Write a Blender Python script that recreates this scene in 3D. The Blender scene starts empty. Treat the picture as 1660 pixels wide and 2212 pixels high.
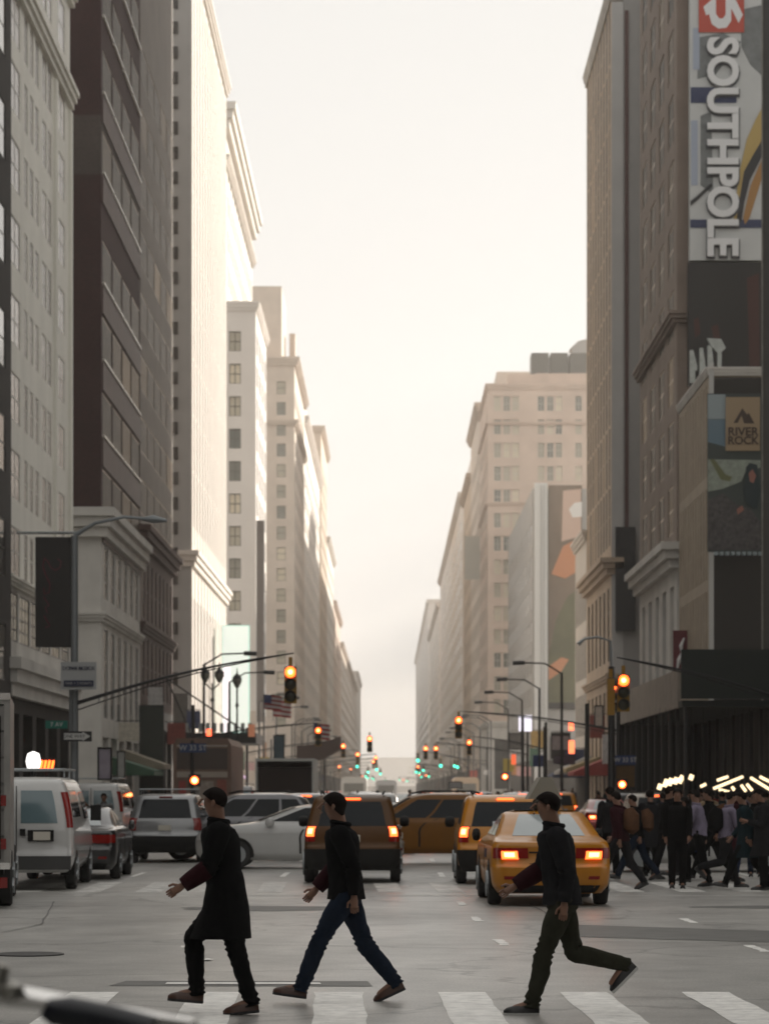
import bpy, bmesh, math, random
from mathutils import Vector, Matrix
random.seed(7)
C = bpy.context.scene.collection
R = math.radians
# ------------------------------------------------------------------ camera
F, U0, V0, CH = 5880.0, 840.0, 1708.0, 1.78      # focal length and principal point of the photo (in 1660x2212 units)
cam_d = bpy.data.cameras.new('camera'); cam = bpy.data.objects.new('camera', cam_d); C.objects.link(cam)
cam.location = (0, 0, CH); cam.rotation_euler = (R(90), 0, 0)
cam_d.sensor_fit = 'HORIZONTAL'; cam_d.sensor_width = 24.0; cam_d.lens = 24.0*F/1660
cam_d.shift_x = (830-U0)/1660; cam_d.shift_y = (V0-1106)/1660
cam_d.clip_start = 0.2; cam_d.clip_end = 6000
cam_d.dof.use_dof = True; cam_d.dof.focus_distance = 27; cam_d.dof.aperture_fstop = 2.9
bpy.context.scene.camera = cam
# ------------------------------------------------------------------ world, sun
sc = bpy.context.scene
W = bpy.data.worlds.new('World'); sc.world = W; W.use_nodes = True
nt = W.node_tree; nt.nodes.clear()
out = nt.nodes.new('ShaderNodeOutputWorld'); bg = nt.nodes.new('ShaderNodeBackground')
sky = nt.nodes.new('ShaderNodeTexSky'); sky.sky_type = 'NISHITA'; sky.sun_disc = False
SUN_EL, SUN_AZ = 16, 38
sky.sun_elevation = R(SUN_EL); sky.sun_rotation = R(SUN_AZ); sky.dust_density = 8; sky.air_density = 1.2; sky.ozone_density = 1
hs = nt.nodes.new('ShaderNodeHueSaturation'); hs.inputs['Saturation'].default_value = 0.25
mx = nt.nodes.new('ShaderNodeMix'); mx.data_type = 'RGBA'; mx.inputs[0].default_value = 0.94
mx.inputs[7].default_value = (5.55, 5.42, 5.2, 1)     # high thin overcast: an even cream veil over the clear-sky model
nt.links.new(sky.outputs[0], hs.inputs['Color']); nt.links.new(hs.outputs[0], mx.inputs[6])
nt.links.new(mx.outputs[2], bg.inputs[0]); bg.inputs[1].default_value = 0.1
nt.links.new(bg.outputs[0], out.inputs[0])
sl = bpy.data.lights.new('sun', 'SUN'); sun = bpy.data.objects.new('sun', sl); C.objects.link(sun)
sl.energy = 4.6; sl.angle = R(1.5); sl.color = (1.0, 0.89, 0.77)
sd = Vector((math.sin(R(SUN_AZ))*math.cos(R(SUN_EL)), math.cos(R(SUN_AZ))*math.cos(R(SUN_EL)), math.sin(R(SUN_EL))))
sun.rotation_euler = (-sd).to_track_quat('-Z', 'Y').to_euler(); sun.location = (60, 60, 90)
vs = sc.view_settings; vs.view_transform = 'Standard'; vs.look = 'None'; vs.exposure = 0.72; vs.gamma = 1.0; vs.use_curve_mapping = False
sc.cycles.use_denoising = True
sc.cycles.max_bounces = 6; sc.cycles.diffuse_bounces = 3; sc.cycles.glossy_bounces = 3; sc.cycles.volume_bounces = 1
sc.cycles.sample_clamp_indirect = 6.0; sc.cycles.volume_max_steps = 64; sc.cycles.caustics_reflective = False
# ------------------------------------------------------------------ materials
MATS = {}
def mat(name, col, rough=0.7, metal=0.0, spec=0.5, noise=0.0, scale=1.0, kind=None, col2=None, emit=None, es=0, bump=0.0, coat=0.0, stretch=(1,1,1), rnd=0.0):
    if name in MATS: return MATS[name]
    m = bpy.data.materials.new(name); m.use_nodes = True; n = m.node_tree.nodes; l = m.node_tree.links
    b = n['Principled BSDF']; b.inputs['Roughness'].default_value = rough; b.inputs['Metallic'].default_value = metal
    b.inputs['Specular IOR Level'].default_value = spec; b.inputs['Coat Weight'].default_value = coat
    c = (*col, 1); b.inputs['Base Color'].default_value = c
    if emit: b.inputs['Emission Color'].default_value = (*emit, 1); b.inputs['Emission Strength'].default_value = es
    tc = n.new('ShaderNodeTexCoord'); mp = n.new('ShaderNodeMapping'); l.new(tc.outputs['Object'], mp.inputs[0]); mp.inputs['Scale'].default_value = stretch
    src = None
    if kind == 'brick':
        br = n.new('ShaderNodeTexBrick'); br.inputs['Scale'].default_value = scale
        rot = n.new('ShaderNodeMapping'); rot.inputs['Rotation'].default_value = (R(90), 0, 0)
        l.new(mp.outputs[0], rot.inputs[0]); l.new(rot.outputs[0], br.inputs[0])
        br.inputs['Color1'].default_value = c; br.inputs['Color2'].default_value = (*[x*0.7 for x in col], 1); br.inputs['Mortar'].default_value = (*(col2 or [x*1.5 for x in col]), 1)
        br.inputs['Mortar Size'].default_value = 0.015; src = br.outputs[0]
    if noise:
        nz = n.new('ShaderNodeTexNoise'); nz.inputs['Scale'].default_value = scale if kind != 'brick' else 0.3; nz.inputs['Detail'].default_value = 6; nz.inputs['Roughness'].default_value = 0.65
        l.new(mp.outputs[0], nz.inputs[0])
        rp = n.new('ShaderNodeMapRange'); rp.inputs[1].default_value = 0.3; rp.inputs[2].default_value = 0.7; rp.inputs[3].default_value = 1-noise; rp.inputs[4].default_value = 1+noise*0.6
        l.new(nz.outputs[0], rp.inputs[0])
        mm = n.new('ShaderNodeMix'); mm.data_type = 'RGBA'; mm.blend_type = 'MULTIPLY'; mm.inputs[0].default_value = 1
        if src: l.new(src, mm.inputs[6])
        else: mm.inputs[6].default_value = c
        l.new(rp.outputs[0], mm.inputs[7]); src = mm.outputs[2]
        if bump:
            bp = n.new('ShaderNodeBump'); bp.inputs['Strength'].default_value = bump; bp.inputs['Distance'].default_value = 0.03
            l.new(nz.outputs[0], bp.inputs['Height']); l.new(bp.outputs[0], b.inputs['Normal'])
    if rnd:       # window panes differ: some have blinds drawn, some are dark
        oi = n.new('ShaderNodeObjectInfo'); mr = n.new('ShaderNodeMix'); mr.data_type = 'RGBA'
        mr.inputs[6].default_value = c; mr.inputs[7].default_value = (*(col2 or (.3, .28, .25)), 1)
        pw = n.new('ShaderNodeMath'); pw.operation = 'POWER'; pw.inputs[1].default_value = rnd; l.new(oi.outputs['Random'], pw.inputs[0])
        l.new(pw.outputs[0], mr.inputs[0]); src = mr.outputs[2]
    if src: l.new(src, b.inputs['Base Color'])
    MATS[name] = m; return m

asphalt = mat('asphalt', (0.37, 0.36, 0.335), rough=0.36, spec=1.0, coat=0, noise=0.3, scale=1.2, bump=0.0)
def tune_asphalt(m, fine=26):
    n = m.node_tree.nodes; l = m.node_tree.links; b = n['Principled BSDF']
    tc = n.new('ShaderNodeTexCoord'); a = n.new('ShaderNodeTexNoise'); a.inputs['Scale'].default_value = fine; a.inputs['Detail'].default_value = 4; l.new(tc.outputs['Object'], a.inputs[0])
    bp = n.new('ShaderNodeBump'); bp.inputs['Strength'].default_value = 0.2; bp.inputs['Distance'].default_value = 0.006; l.new(a.outputs[0], bp.inputs['Height']); l.new(bp.outputs[0], b.inputs['Normal'])
    g = n.new('ShaderNodeTexNoise'); g.inputs['Scale'].default_value = 0.35; g.inputs['Detail'].default_value = 5
    mp = n.new('ShaderNodeMapping'); mp.inputs['Scale'].default_value = (1, .35, 1); l.new(tc.outputs['Object'], mp.inputs[0]); l.new(mp.outputs[0], g.inputs[0])
    rp = n.new('ShaderNodeMapRange'); rp.inputs[1].default_value = .35; rp.inputs[2].default_value = .65; rp.inputs[3].default_value = .34; rp.inputs[4].default_value = .46
    l.new(g.outputs[0], rp.inputs[0]); l.new(rp.outputs[0], b.inputs['Roughness'])
    # colour: fine aggregate speckle, oil-darkened lanes, dark crack lines
    base = n['Mix'] if 'Mix' in n else None
    src = b.inputs['Base Color'].links[0].from_socket
    sp = n.new('ShaderNodeTexNoise'); sp.inputs['Scale'].default_value = 38; sp.inputs['Detail'].default_value = 2; l.new(tc.outputs['Object'], sp.inputs[0])
    r1 = n.new('ShaderNodeMapRange'); r1.inputs[1].default_value = .35; r1.inputs[2].default_value = .65; r1.inputs[3].default_value = .8; r1.inputs[4].default_value = 1.2; l.new(sp.outputs[0], r1.inputs[0])
    m1 = n.new('ShaderNodeMix'); m1.data_type = 'RGBA'; m1.blend_type = 'MULTIPLY'; m1.inputs[0].default_value = 1; l.new(src, m1.inputs[6]); l.new(r1.outputs[0], m1.inputs[7])
    vo = n.new('ShaderNodeTexVoronoi'); vo.feature = 'DISTANCE_TO_EDGE'; vo.inputs['Scale'].default_value = .22; wn = n.new('ShaderNodeTexNoise'); wn.inputs['Scale'].default_value = .9; wn.inputs['Detail'].default_value = 5
    l.new(tc.outputs['Object'], wn.inputs[0]); mxv = n.new('ShaderNodeMix'); mxv.data_type = 'RGBA'; mxv.blend_type = 'LINEAR_LIGHT'; mxv.inputs[0].default_value = .9; l.new(tc.outputs['Object'], mxv.inputs[6]); l.new(wn.outputs['Color'], mxv.inputs[7]); l.new(mxv.outputs[2], vo.inputs[0])
    r2 = n.new('ShaderNodeMapRange'); r2.inputs[1].default_value = 0.0; r2.inputs[2].default_value = .016; r2.inputs[3].default_value = .5; r2.inputs[4].default_value = 1; l.new(vo.outputs[0], r2.inputs[0])
    m2 = n.new('ShaderNodeMix'); m2.data_type = 'RGBA'; m2.blend_type = 'MULTIPLY'; m2.inputs[0].default_value = 1; l.new(m1.outputs[2], m2.inputs[6]); l.new(r2.outputs[0], m2.inputs[7])
    st = n.new('ShaderNodeTexNoise'); st.inputs['Scale'].default_value = .16; st.inputs['Detail'].default_value = 6; st.inputs['Roughness'].default_value = .6; l.new(mp.outputs[0], st.inputs[0])
    r3 = n.new('ShaderNodeMapRange'); r3.inputs[1].default_value = .38; r3.inputs[2].default_value = .62; r3.inputs[3].default_value = .6; r3.inputs[4].default_value = 1.15; l.new(st.outputs[0], r3.inputs[0])
    m3 = n.new('ShaderNodeMix'); m3.data_type = 'RGBA'; m3.blend_type = 'MULTIPLY'; m3.inputs[0].default_value = 1; l.new(m2.outputs[2], m3.inputs[6]); l.new(r3.outputs[0], m3.inputs[7]); l.new(m3.outputs[2], b.inputs['Base Color'])
tune_asphalt(asphalt)
paintm = mat('road_paint', (0.88, 0.87, 0.83), rough=0.5, noise=0.3, scale=6)
darkasph = mat('asphalt_patch', (0.12, 0.118, 0.11), rough=0.55, noise=0.3, scale=2)
concrete = mat('sidewalk_concrete', (0.30, 0.29, 0.27), rough=0.75, noise=0.3, scale=.8)
kerbm = mat('kerb_stone', (0.36, 0.35, 0.33), rough=0.7, noise=0.2, scale=2)
black = mat('black_metal', (0.015, 0.015, 0.016), rough=0.45)
steel = mat('grey_steel', (0.33, 0.35, 0.36), rough=0.4, metal=0.5)
chrome = mat('polished_metal', (0.75, 0.74, 0.72), rough=0.16, metal=1)
rubber = mat('rubber', (0.018, 0.018, 0.018), rough=0.7)
glass_sky = mat('rear_glass_painted_sky', (0.30, 0.34, 0.35), rough=0.12, spec=0.8)  # pale base colour stands in for sky seen through the sedan glass
glass_dark = mat('vehicle_glass', (0.008, 0.011, 0.014), rough=0.05, spec=0.18)
skinm = mat('skin', (0.22, 0.115, 0.075), rough=0.55); skin2 = mat('skin_brown', (0.2, 0.1, 0.06), rough=0.55)

# ------------------------------------------------------------------ mesh helpers
def v3(*a): return Vector(a)
class MB:
    def __init__(s): s.v, s.f, s.m = [], [], []
    def q(s, pts, mi=0):
        i = len(s.v); s.v += [tuple(p) for p in pts]; s.f.append(tuple(range(i, i+len(pts)))); s.m.append(mi); return s
    def stube(s, pts, rad, n=16, k=5, mi=0):      # tube through smoothly interpolated rings
        pts = [Vector(p) for p in pts]; P_, R_ = [], []
        for i in range(len(pts)-1):
            a, b, c, d = pts[max(i-1, 0)], pts[i], pts[i+1], pts[min(i+2, len(pts)-1)]
            for j in range(k):
                t = j/k; P_.append(.5*((2*b)+(c-a)*t+(2*a-5*b+4*c-d)*t*t+(3*b-a-3*c+d)*t**3)); R_.append(rad[i]+(rad[i+1]-rad[i])*(3*t*t-2*t**3))
        P_.append(pts[-1]); R_.append(rad[-1]); return s.tube(P_, R_, n, mi)
    def wrinkle(s, amp=.007, joints=(), seed=0):
        from mathutils import noise
        for i, p in enumerate(s.v):
            v = Vector(p); w = amp*.8*noise.noise(Vector((v.x*9+seed, v.y*9, v.z*5)))+amp*.6*noise.noise(Vector((v.x*22, v.y*22+seed, v.z*14)))
            for q in joints:
                dd = (v-q).length
                if dd < .2: w += amp*1.5*(1-dd/.2)*math.sin(v.z*150+v.x*30+seed)
            c = noise.noise_vector(v*6); s.v[i] = (v.x+w*(1 if v.x > 0 else -1)*.7+c.x*amp*.4, v.y+w*1.2+c.y*amp*.5, v.z)
        return s
    def box(s, x0, y0, z0, x1, y1, z1, mi=0):
        i = len(s.v); s.v += [(x0,y0,z0),(x1,y0,z0),(x1,y1,z0),(x0,y1,z0),(x0,y0,z1),(x1,y0,z1),(x1,y1,z1),(x0,y1,z1)]
        for f in ((0,3,2,1),(4,5,6,7),(0,1,5,4),(1,2,6,5),(2,3,7,6),(3,0,4,7)): s.f.append(tuple(i+k for k in f)); s.m.append(mi)
        return s
    def tube(s, pts, rad, n=8, mi=0, cap=True):
        pts = [Vector(p) for p in pts]
        if not isinstance(rad, (list, tuple)): rad = [rad]*len(pts)
        base = len(s.v); up = None
        for k, p in enumerate(pts):
            d = (pts[min(k+1, len(pts)-1)] - pts[max(k-1, 0)]).normalized()
            if up is None: up = d.orthogonal().normalized()
            up = (up - d*up.dot(d)).normalized() if (up - d*up.dot(d)).length > 1e-4 else d.orthogonal().normalized()
            sd_ = d.cross(up)
            for j in range(n):
                a = 2*math.pi*j/n; s.v.append(tuple(p + (up*math.cos(a) + sd_*math.sin(a))*rad[k]))
        for k in range(len(pts)-1):
            for j in range(n):
                a, b = base+k*n+j, base+k*n+(j+1) % n; s.f.append((a, b, b+n, a+n)); s.m.append(mi)
        if cap:
            s.f.append(tuple(base+j for j in reversed(range(n)))); s.m.append(mi)
            s.f.append(tuple(base+(len(pts)-1)*n+j for j in range(n))); s.m.append(mi)
        return s
    def lathe(s, c, prof, n=16, mi=0, axis='z'):
        base = len(s.v)
        for r, h in prof:
            for j in range(n):
                a = 2*math.pi*j/n; x, y = r*math.cos(a), r*math.sin(a)
                p = (x, y, h) if axis == 'z' else ((h, x, y) if axis == 'x' else (x, h, y))
                s.v.append((c[0]+p[0], c[1]+p[1], c[2]+p[2]))
        for k in range(len(prof)-1):
            for j in range(n):
                a, b = base+k*n+j, base+k*n+(j+1) % n; s.f.append((a, b, b+n, a+n)); s.m.append(mi)
        s.f.append(tuple(base+j for j in range(n))); s.m.append(mi); s.f.append(tuple(base+(len(prof)-1)*n+j for j in range(n))); s.m.append(mi)
        return s
    def prism(s, poly, ax, d0, d1, mi=0):       # poly: 2D outline, extruded along axis ax
        def P(a, b, d): return (d, a, b) if ax == 'x' else ((a, d, b) if ax == 'y' else (a, b, d))
        n = len(poly); i = len(s.v)
        s.v += [P(a, b, d0) for a, b in poly] + [P(a, b, d1) for a, b in poly]
        s.f.append(tuple(i+k for k in range(n))); s.m.append(mi); s.f.append(tuple(i+n+k for k in reversed(range(n)))); s.m.append(mi)
        for k in range(n): s.f.append((i+k, i+(k+1) % n, i+n+(k+1) % n, i+n+k)); s.m.append(mi)
        return s
    def add(s, mesh, M=None, mi=0):
        i = len(s.v)
        for v in mesh.vertices: s.v.append(tuple(M @ v.co if M else v.co))
        for p in mesh.polygons: s.f.append(tuple(i+k for k in p.vertices)); s.m.append(mi + (p.material_index if mi == 0 else 0))
        return s
    def mesh(s, name, mats, smooth=False, ang=38, off=None):
        me = bpy.data.meshes.new(name)
        vs_ = s.v if off is None else [(a-off[0], b-off[1], c-off[2]) for a, b, c in s.v]
        me.from_pydata(vs_, [], s.f)
        for m_ in (mats if isinstance(mats, (list, tuple)) else [mats]): me.materials.append(m_)
        for p, k in zip(me.polygons, s.m): p.material_index = k
        me.validate(); bm = bmesh.new(); bm.from_mesh(me); bmesh.ops.recalc_face_normals(bm, faces=bm.faces); bm.to_mesh(me); bm.free()
        if smooth: me.shade_smooth(); me.set_sharp_from_angle(angle=R(ang))
        me.update(); return me
    def build(s, name, mats, parent=None, smooth=False, world=False, loc=None, ang=38):
        off = None
        if world and parent is not None:
            p = parent; off = Vector((0, 0, 0))
            while p: off += p.location; p = p.parent
        elif loc is not None: off = loc
        o = bpy.data.objects.new(name, s.mesh(name, mats, smooth, ang, off)); C.objects.link(o)
        if parent is not None: o.parent = parent
        elif loc is not None: o.location = loc
        return o
def tag(o, label=None, cat=None, group=None, kind=None):
    if label: o['label'] = label
    if cat: o['category'] = cat
    if group: o['group'] = group
    if kind: o['kind'] = kind
    return o
def empty(name, loc, rz=0, label=None, cat=None, group=None):
    o = bpy.data.objects.new(name, None); C.objects.link(o); o.location = loc; o.rotation_euler = (0, 0, rz); o.empty_display_size = .3
    return tag(o, label, cat, group)
def inst(name, me, parent, loc=(0,0,0), rz=0):
    o = bpy.data.objects.new(name, me); C.objects.link(o); o.parent = parent; o.location = loc; o.rotation_euler = (0, 0, rz); return o
def copy_tree(o, parent=None):
    c = o.copy(); C.objects.link(c); c.parent = parent
    for ch in list(o.children): copy_tree(ch, c)
    return c
def recolor(root, m, names=('body',)):
    for ch in root.children:
        if ch.name.split('.')[0] in names:
            ch.material_slots[0].link = 'OBJECT'; ch.material_slots[0].material = m
def text_mesh(txt, size=1.0, extrude=0.01, bevel=0, shear=0, align='CENTER', space=1.0, offset=0.0):
    cu = bpy.data.curves.new('t', 'FONT'); cu.body = txt; cu.size = size; cu.extrude = extrude; cu.bevel_depth = bevel; cu.shear = shear; cu.align_x = align; cu.align_y = 'CENTER'; cu.space_character = space; cu.offset = offset; cu.resolution_u = 4
    o = bpy.data.objects.new('t', cu); C.objects.link(o); dg = bpy.context.evaluated_depsgraph_get()
    me = bpy.data.meshes.new_from_object(o.evaluated_get(dg)); bpy.data.objects.remove(o); bpy.data.curves.remove(cu); return me
def lettering(txt, size, loc, parent, m, rot=(R(90), 0, 0), name='lettering', **k):
    me = text_mesh(txt, size, **k); me.name = name; me.materials.clear(); me.materials.append(m)
    o = bpy.data.objects.new(name, me); C.objects.link(o); o.rotation_euler = rot
    o.parent = parent; p = Vector(loc); q = parent
    while q: p -= q.location; q = q.parent
    o.location = p; return o
def at(u, v=None, D=None, X=None):          # photo position -> world
    if D is None: D = X*F/(u-U0)
    x = (u-U0)/F*D; z = CH + (V0-v)/F*D if v is not None else 0
    return Vector((x, D, z))

# ------------------------------------------------------------------ the ground
g = MB(); g.q([(-400, -60, -0.02), (400, -60, -0.02), (400, 4200, -0.02), (-400, 4200, -0.02)]); tag(g.build('ground', concrete), kind='structure')
g = MB(); g.q([(-11.2, -60, 0), (11.2, -60, 0), (11.2, 4200, 0), (-11.2, 4200, 0)]); tag(g.build('road', asphalt), kind='structure')
CROSS = [(26, 45), (129.5, 140.5), (190.5, 205.5), (254, 278), (354, 398), (452.5, 480), (589, 599)]
g = MB()
for a, b in CROSS: 
    for s in (-1, 1): g.q([(s*11.2, a, -0.004), (s*200, a, -0.004), (s*200, b, -0.004), (s*11.2, b, -0.004)])
tag(g.build('side_street_road', asphalt), kind='structure')
g = MB(); k = MB(); prev = 50.5
for a, b in CROSS[1:] + [(2600, 2601)]:
    for s in (-1, 1):
        g.box(min(s*11.35, s*19), prev, 0, max(s*11.35, s*19), a, 0.14)
        k.box(min(s*11.2, s*11.35), prev, 0, max(s*11.2, s*11.35), a, 0.145)
    prev = b
tag(g.build('sidewalk', concrete), kind='structure'); tag(k.build('kerb', kerbm), kind='structure')
def stripe(g, x0, x1, y0, y1, z=0.004, sk=-0.021, rag=.012):
    n = 10; L = []; Rr = []
    for i in range(n+1):
        y = y0+(y1-y0)*i/n; o_ = sk*(y-y0)
        L.append((x0+o_+random.uniform(-rag, rag), y, z)); Rr.append((x1+o_+random.uniform(-rag, rag), y, z))
    for i in range(n): g.q([L[i], Rr[i], Rr[i+1], L[i+1]])
g = MB()
for i in range(-6, 9):
    u = 680+263*i; x0 = (u-U0)/F*24.0; stripe(g, x0+.105, x0+.105+.42, 19.0, 24.0)
tag(g.build('crosswalk_marking', paintm), kind='structure')
g = MB()
for i in range(-10, 11): stripe(g, i*1.06-.2, i*1.06+.25, 47.6, 52.8)
g.q([(-10, 45.9, .004), (11, 45.9, .004), (11, 46.1, .004), (-10, 46.1, .004)])
tag(g.build('far_crosswalk_marking', mat('worn_road_paint', (.6, .59, .56), .6, noise=.55, scale=3)), kind='structure')
g = MB()
for x, y in ((1.33, 31.2), (1.22, 37), (1.15, 42.2), (4.15, 30), (4.1, 36.5), (-2.3, 30.8), (-2.35, 36.5)): stripe(g, x-.06, x+.06, y, y+1.3 if x > 0 else y+.35, rag=.02)
for ln in (-5.3, -2.2, 1.1, 4.3, 7.5):
    y = 56
    while y < 500: g.q([(ln-.06, y, .004), (ln+.06, y, .004), (ln+.06, y+3, .004), (ln-.06, y+3, .004)]); y += 12
tag(g.build('lane_marking', paintm), kind='structure')
g = MB()
def blob(g, cx, cy, rx, ry, z, n=28, j=.12):
    ph = [random.uniform(1-j, 1+j) for _ in range(n)]
    g.q([(cx+rx*math.cos(2*math.pi*i/n)*ph[i], cy+ry*math.sin(2*math.pi*i/n)*ph[i], z) for i in range(n)])
g.q([(-2.55, 24.75, .0045), (-.15, 24.7, .0045), (-.2, 25.35, .0045), (-2.45, 25.4, .0045)])
g.q([(2.0, 33.2, .0045), (7, 30.4, .0045), (7, 33.0, .0045), (2.2, 36.2, .0045)])
blob(g, -1.9, 41, 1.2, .9, .0045); blob(g, 5.8, 41.5, 1.3, .5, .0045)
tag(g.build('asphalt_patch', darkasph), kind='structure')
g = MB()
for pts in (((-5.2, 31), (-4.6, 36), (-5.4, 44)), ((1.9, 33), (2.3, 37), (2.2, 43)), ((4.6, 29.3), (5.2, 33), (5.9, 40)), ((-8, 30.5), (-4.2, 31.4), (-.4, 31.0), (2.5, 31.8), (7, 31.2)), ((-3.2, 37.5), (0, 38.1), (3.5, 37.6)), ((-7, 43), (-2, 43.6), (2.5, 43.2), (8, 43.9))):
    P = []
    for (x0, y0), (x1, y1) in zip(pts, pts[1:]):
        for i in range(14): t = i/14; P.append((x0+(x1-x0)*t+random.uniform(-.012, .012), y0+(y1-y0)*t+random.uniform(-.05, .05)))
    for a, b in zip(P, P[1:]):
        d = Vector((b[0]-a[0], b[1]-a[1])).normalized(); w = random.uniform(.008, .018); n_ = Vector((-d.y, d.x))*w
        g.q([(a[0]-n_.x, a[1]-n_.y, .012), (a[0]+n_.x, a[1]+n_.y, .012), (b[0]+n_.x, b[1]+n_.y, .012), (b[0]-n_.x, b[1]-n_.y, .012)])
tag(g.build('crack_sealant', mat('tar', (.13, .125, .12), .5)), kind='structure')
g = MB()
for x, y, a, b in ((-1.9, 28.5, .06, .12), (2.25, 34.3, .07, .18)): blob(g, x, y, a, b, .0135, 14, .35)
tag(g.build('worn_paint', paintm), kind='structure')
g = MB(); g.q([(-2.05, 24.92, .009), (-.62, 24.9, .009), (-.64, 25.12, .009), (-2.05, 25.15, .009)]); tag(g.build('worn_stop_line', paintm), kind='structure')
g = MB(); g.lathe((-3.9, 29.5, 0), [(.38, .0), (.38, .012), (.3, .014)], 24); o = g.build('manhole_cover', mat('iron', (.05,.05,.05), .5, .6), loc=(-3.9, 29.5, 0)); tag(o, 'round iron manhole cover in the asphalt at the far left before the van', 'manhole cover')
# ------------------------------------------------------------------ buildings
stone_w = mat('pale_stone', (0.80, 0.78, 0.71), rough=.8, noise=.12, scale=.5, stretch=(1, 1, .3))
stone_g = mat('grey_stone', (0.60, 0.58, 0.54), rough=.8, noise=.18, scale=.4)
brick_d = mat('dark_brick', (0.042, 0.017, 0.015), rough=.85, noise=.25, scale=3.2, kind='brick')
brick_l = mat('light_brick', (0.065, 0.05, 0.042), rough=.85, noise=.2, scale=3.2, kind='brick')
spandrel = mat('brown_spandrel', (0.10, 0.062, 0.054), rough=.6, noise=.2, scale=.5)
taupe = mat('taupe_panel', (0.20, 0.17, 0.145), rough=.7, noise=.15, scale=.4)
redstone = mat('red_brown_stone', (0.10, 0.058, 0.048), rough=.8, noise=.2, scale=.8)
grey_p = mat('grey_render', (0.38, 0.37, 0.355), rough=.75, noise=.12, scale=.3)
cream = mat('cream_stone', (0.70, 0.65, 0.59), rough=.75, noise=.08, scale=.2)
beige = mat('beige_brick', (0.60, 0.51, 0.43), rough=.8, noise=.12, scale=.3)
tan = mat('tan_brick', (0.52, 0.41, 0.31), rough=.8, noise=.15, scale=.3)
pinkb = mat('pink_brick', (0.58, 0.46, 0.38), rough=.8, noise=.15, scale=.2)  # lightened to carry some haze on the distant blocks
brownst = mat('brown_stone', (0.25, 0.195, 0.16), rough=.8, noise=.2, scale=.5)
dkstone = mat('dark_stone', (0.035, 0.031, 0.028), rough=.85, noise=.35, scale=1.2)  # near-black stone, also used on unseen blocks to cut frontal light
pale_far = mat('haze_paled_brick', (0.74, 0.69, 0.64), rough=.8, noise=.1, scale=.1)  # haze fade of distant blocks put into this pale base colour
frame_d = mat('dark_frame', (0.05, 0.045, 0.04), rough=.4, metal=.3)
frame_b = mat('bronze_frame', (0.38, 0.28, 0.18), rough=.32, metal=.7)
frame_w = mat('white_frame', (0.5, 0.48, 0.44), rough=.5)
sillm = mat('bright_sill', (0.62, 0.58, 0.52), rough=.35, metal=.4)
pane = mat('window_glass', (0.025, 0.03, 0.032), rough=.12, spec=.7, rnd=3.0, col2=(.42, .38, .32))
pane_b = mat('window_blinds', (0.16, 0.13, 0.115), rough=.25, spec=.6, rnd=1.5, col2=(.34, .29, .25))
pane_c = mat('window_sky', (0.10, 0.12, 0.11), rough=.1, spec=.8, rnd=1.4, col2=(.75, .66, .5))
pane_k = mat('window_glass_dark', (0.012, 0.013, 0.014), rough=.5, spec=.12, rnd=9, col2=(.35, .25, .15))
shop = mat('shop_interior', (0.02, 0.018, 0.016), rough=.2, spec=.6)
WCACHE = {}
def win_mesh(w, h, depth, fr, gl, nx, nz, sill, key):
    k = (round(w, 2), round(h, 2), depth, fr.name, gl.name, nx, nz, sill, key)
    if k in WCACHE: return WCACHE[k]
    m = MB(); A = {'L': (lambda a, d, z: (-depth+d, a, z)), 'R': (lambda a, d, z: (depth-d, a, z)), 'F': (lambda a, d, z: (a, depth-d, z))}[key]
    def bx(a0, a1, d0, d1, z0, z1, mi):
        p, q = A(a0, d0, z0), A(a1, d1, z1); m.box(min(p[0], q[0]), min(p[1], q[1]), z0, max(p[0], q[0]), max(p[1], q[1]), z1, mi)
    t = min(.07, w*.09); g_ = 1 if key == 'F' else .16
    bx(.0, w, -.05, .0, .0, h, 1)
    for i in range(nx+1):
        c = w*i/nx; a0 = max(0, c-t/2) if i < nx else w-t; a0 = 0 if i == 0 else a0
        bx(a0, a0+t, .003, .075*g_, 0, h, 0)
    for i in range(nz+1):
        c = h*i/nz; z0 = 0 if i == 0 else (h-t if i == nz else c-t/2)
        bx(t if 0 < i < nz else 0.0, w-t if 0 < i < nz else w, .005, .06*g_, z0, z0+t, 0)
    if sill: bx(.003, w-.003, .026, depth+.12, .0, .12, 2)
    WCACHE[k] = m.mesh('window', [fr, gl, sillm]); return WCACHE[k]
def vis(p):
    u = U0 + p[0]/p[1]*F; v = V0 - (p[2]-CH)/p[1]*F
    return -60 < u < 1720 and -80 < v < 2300
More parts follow.
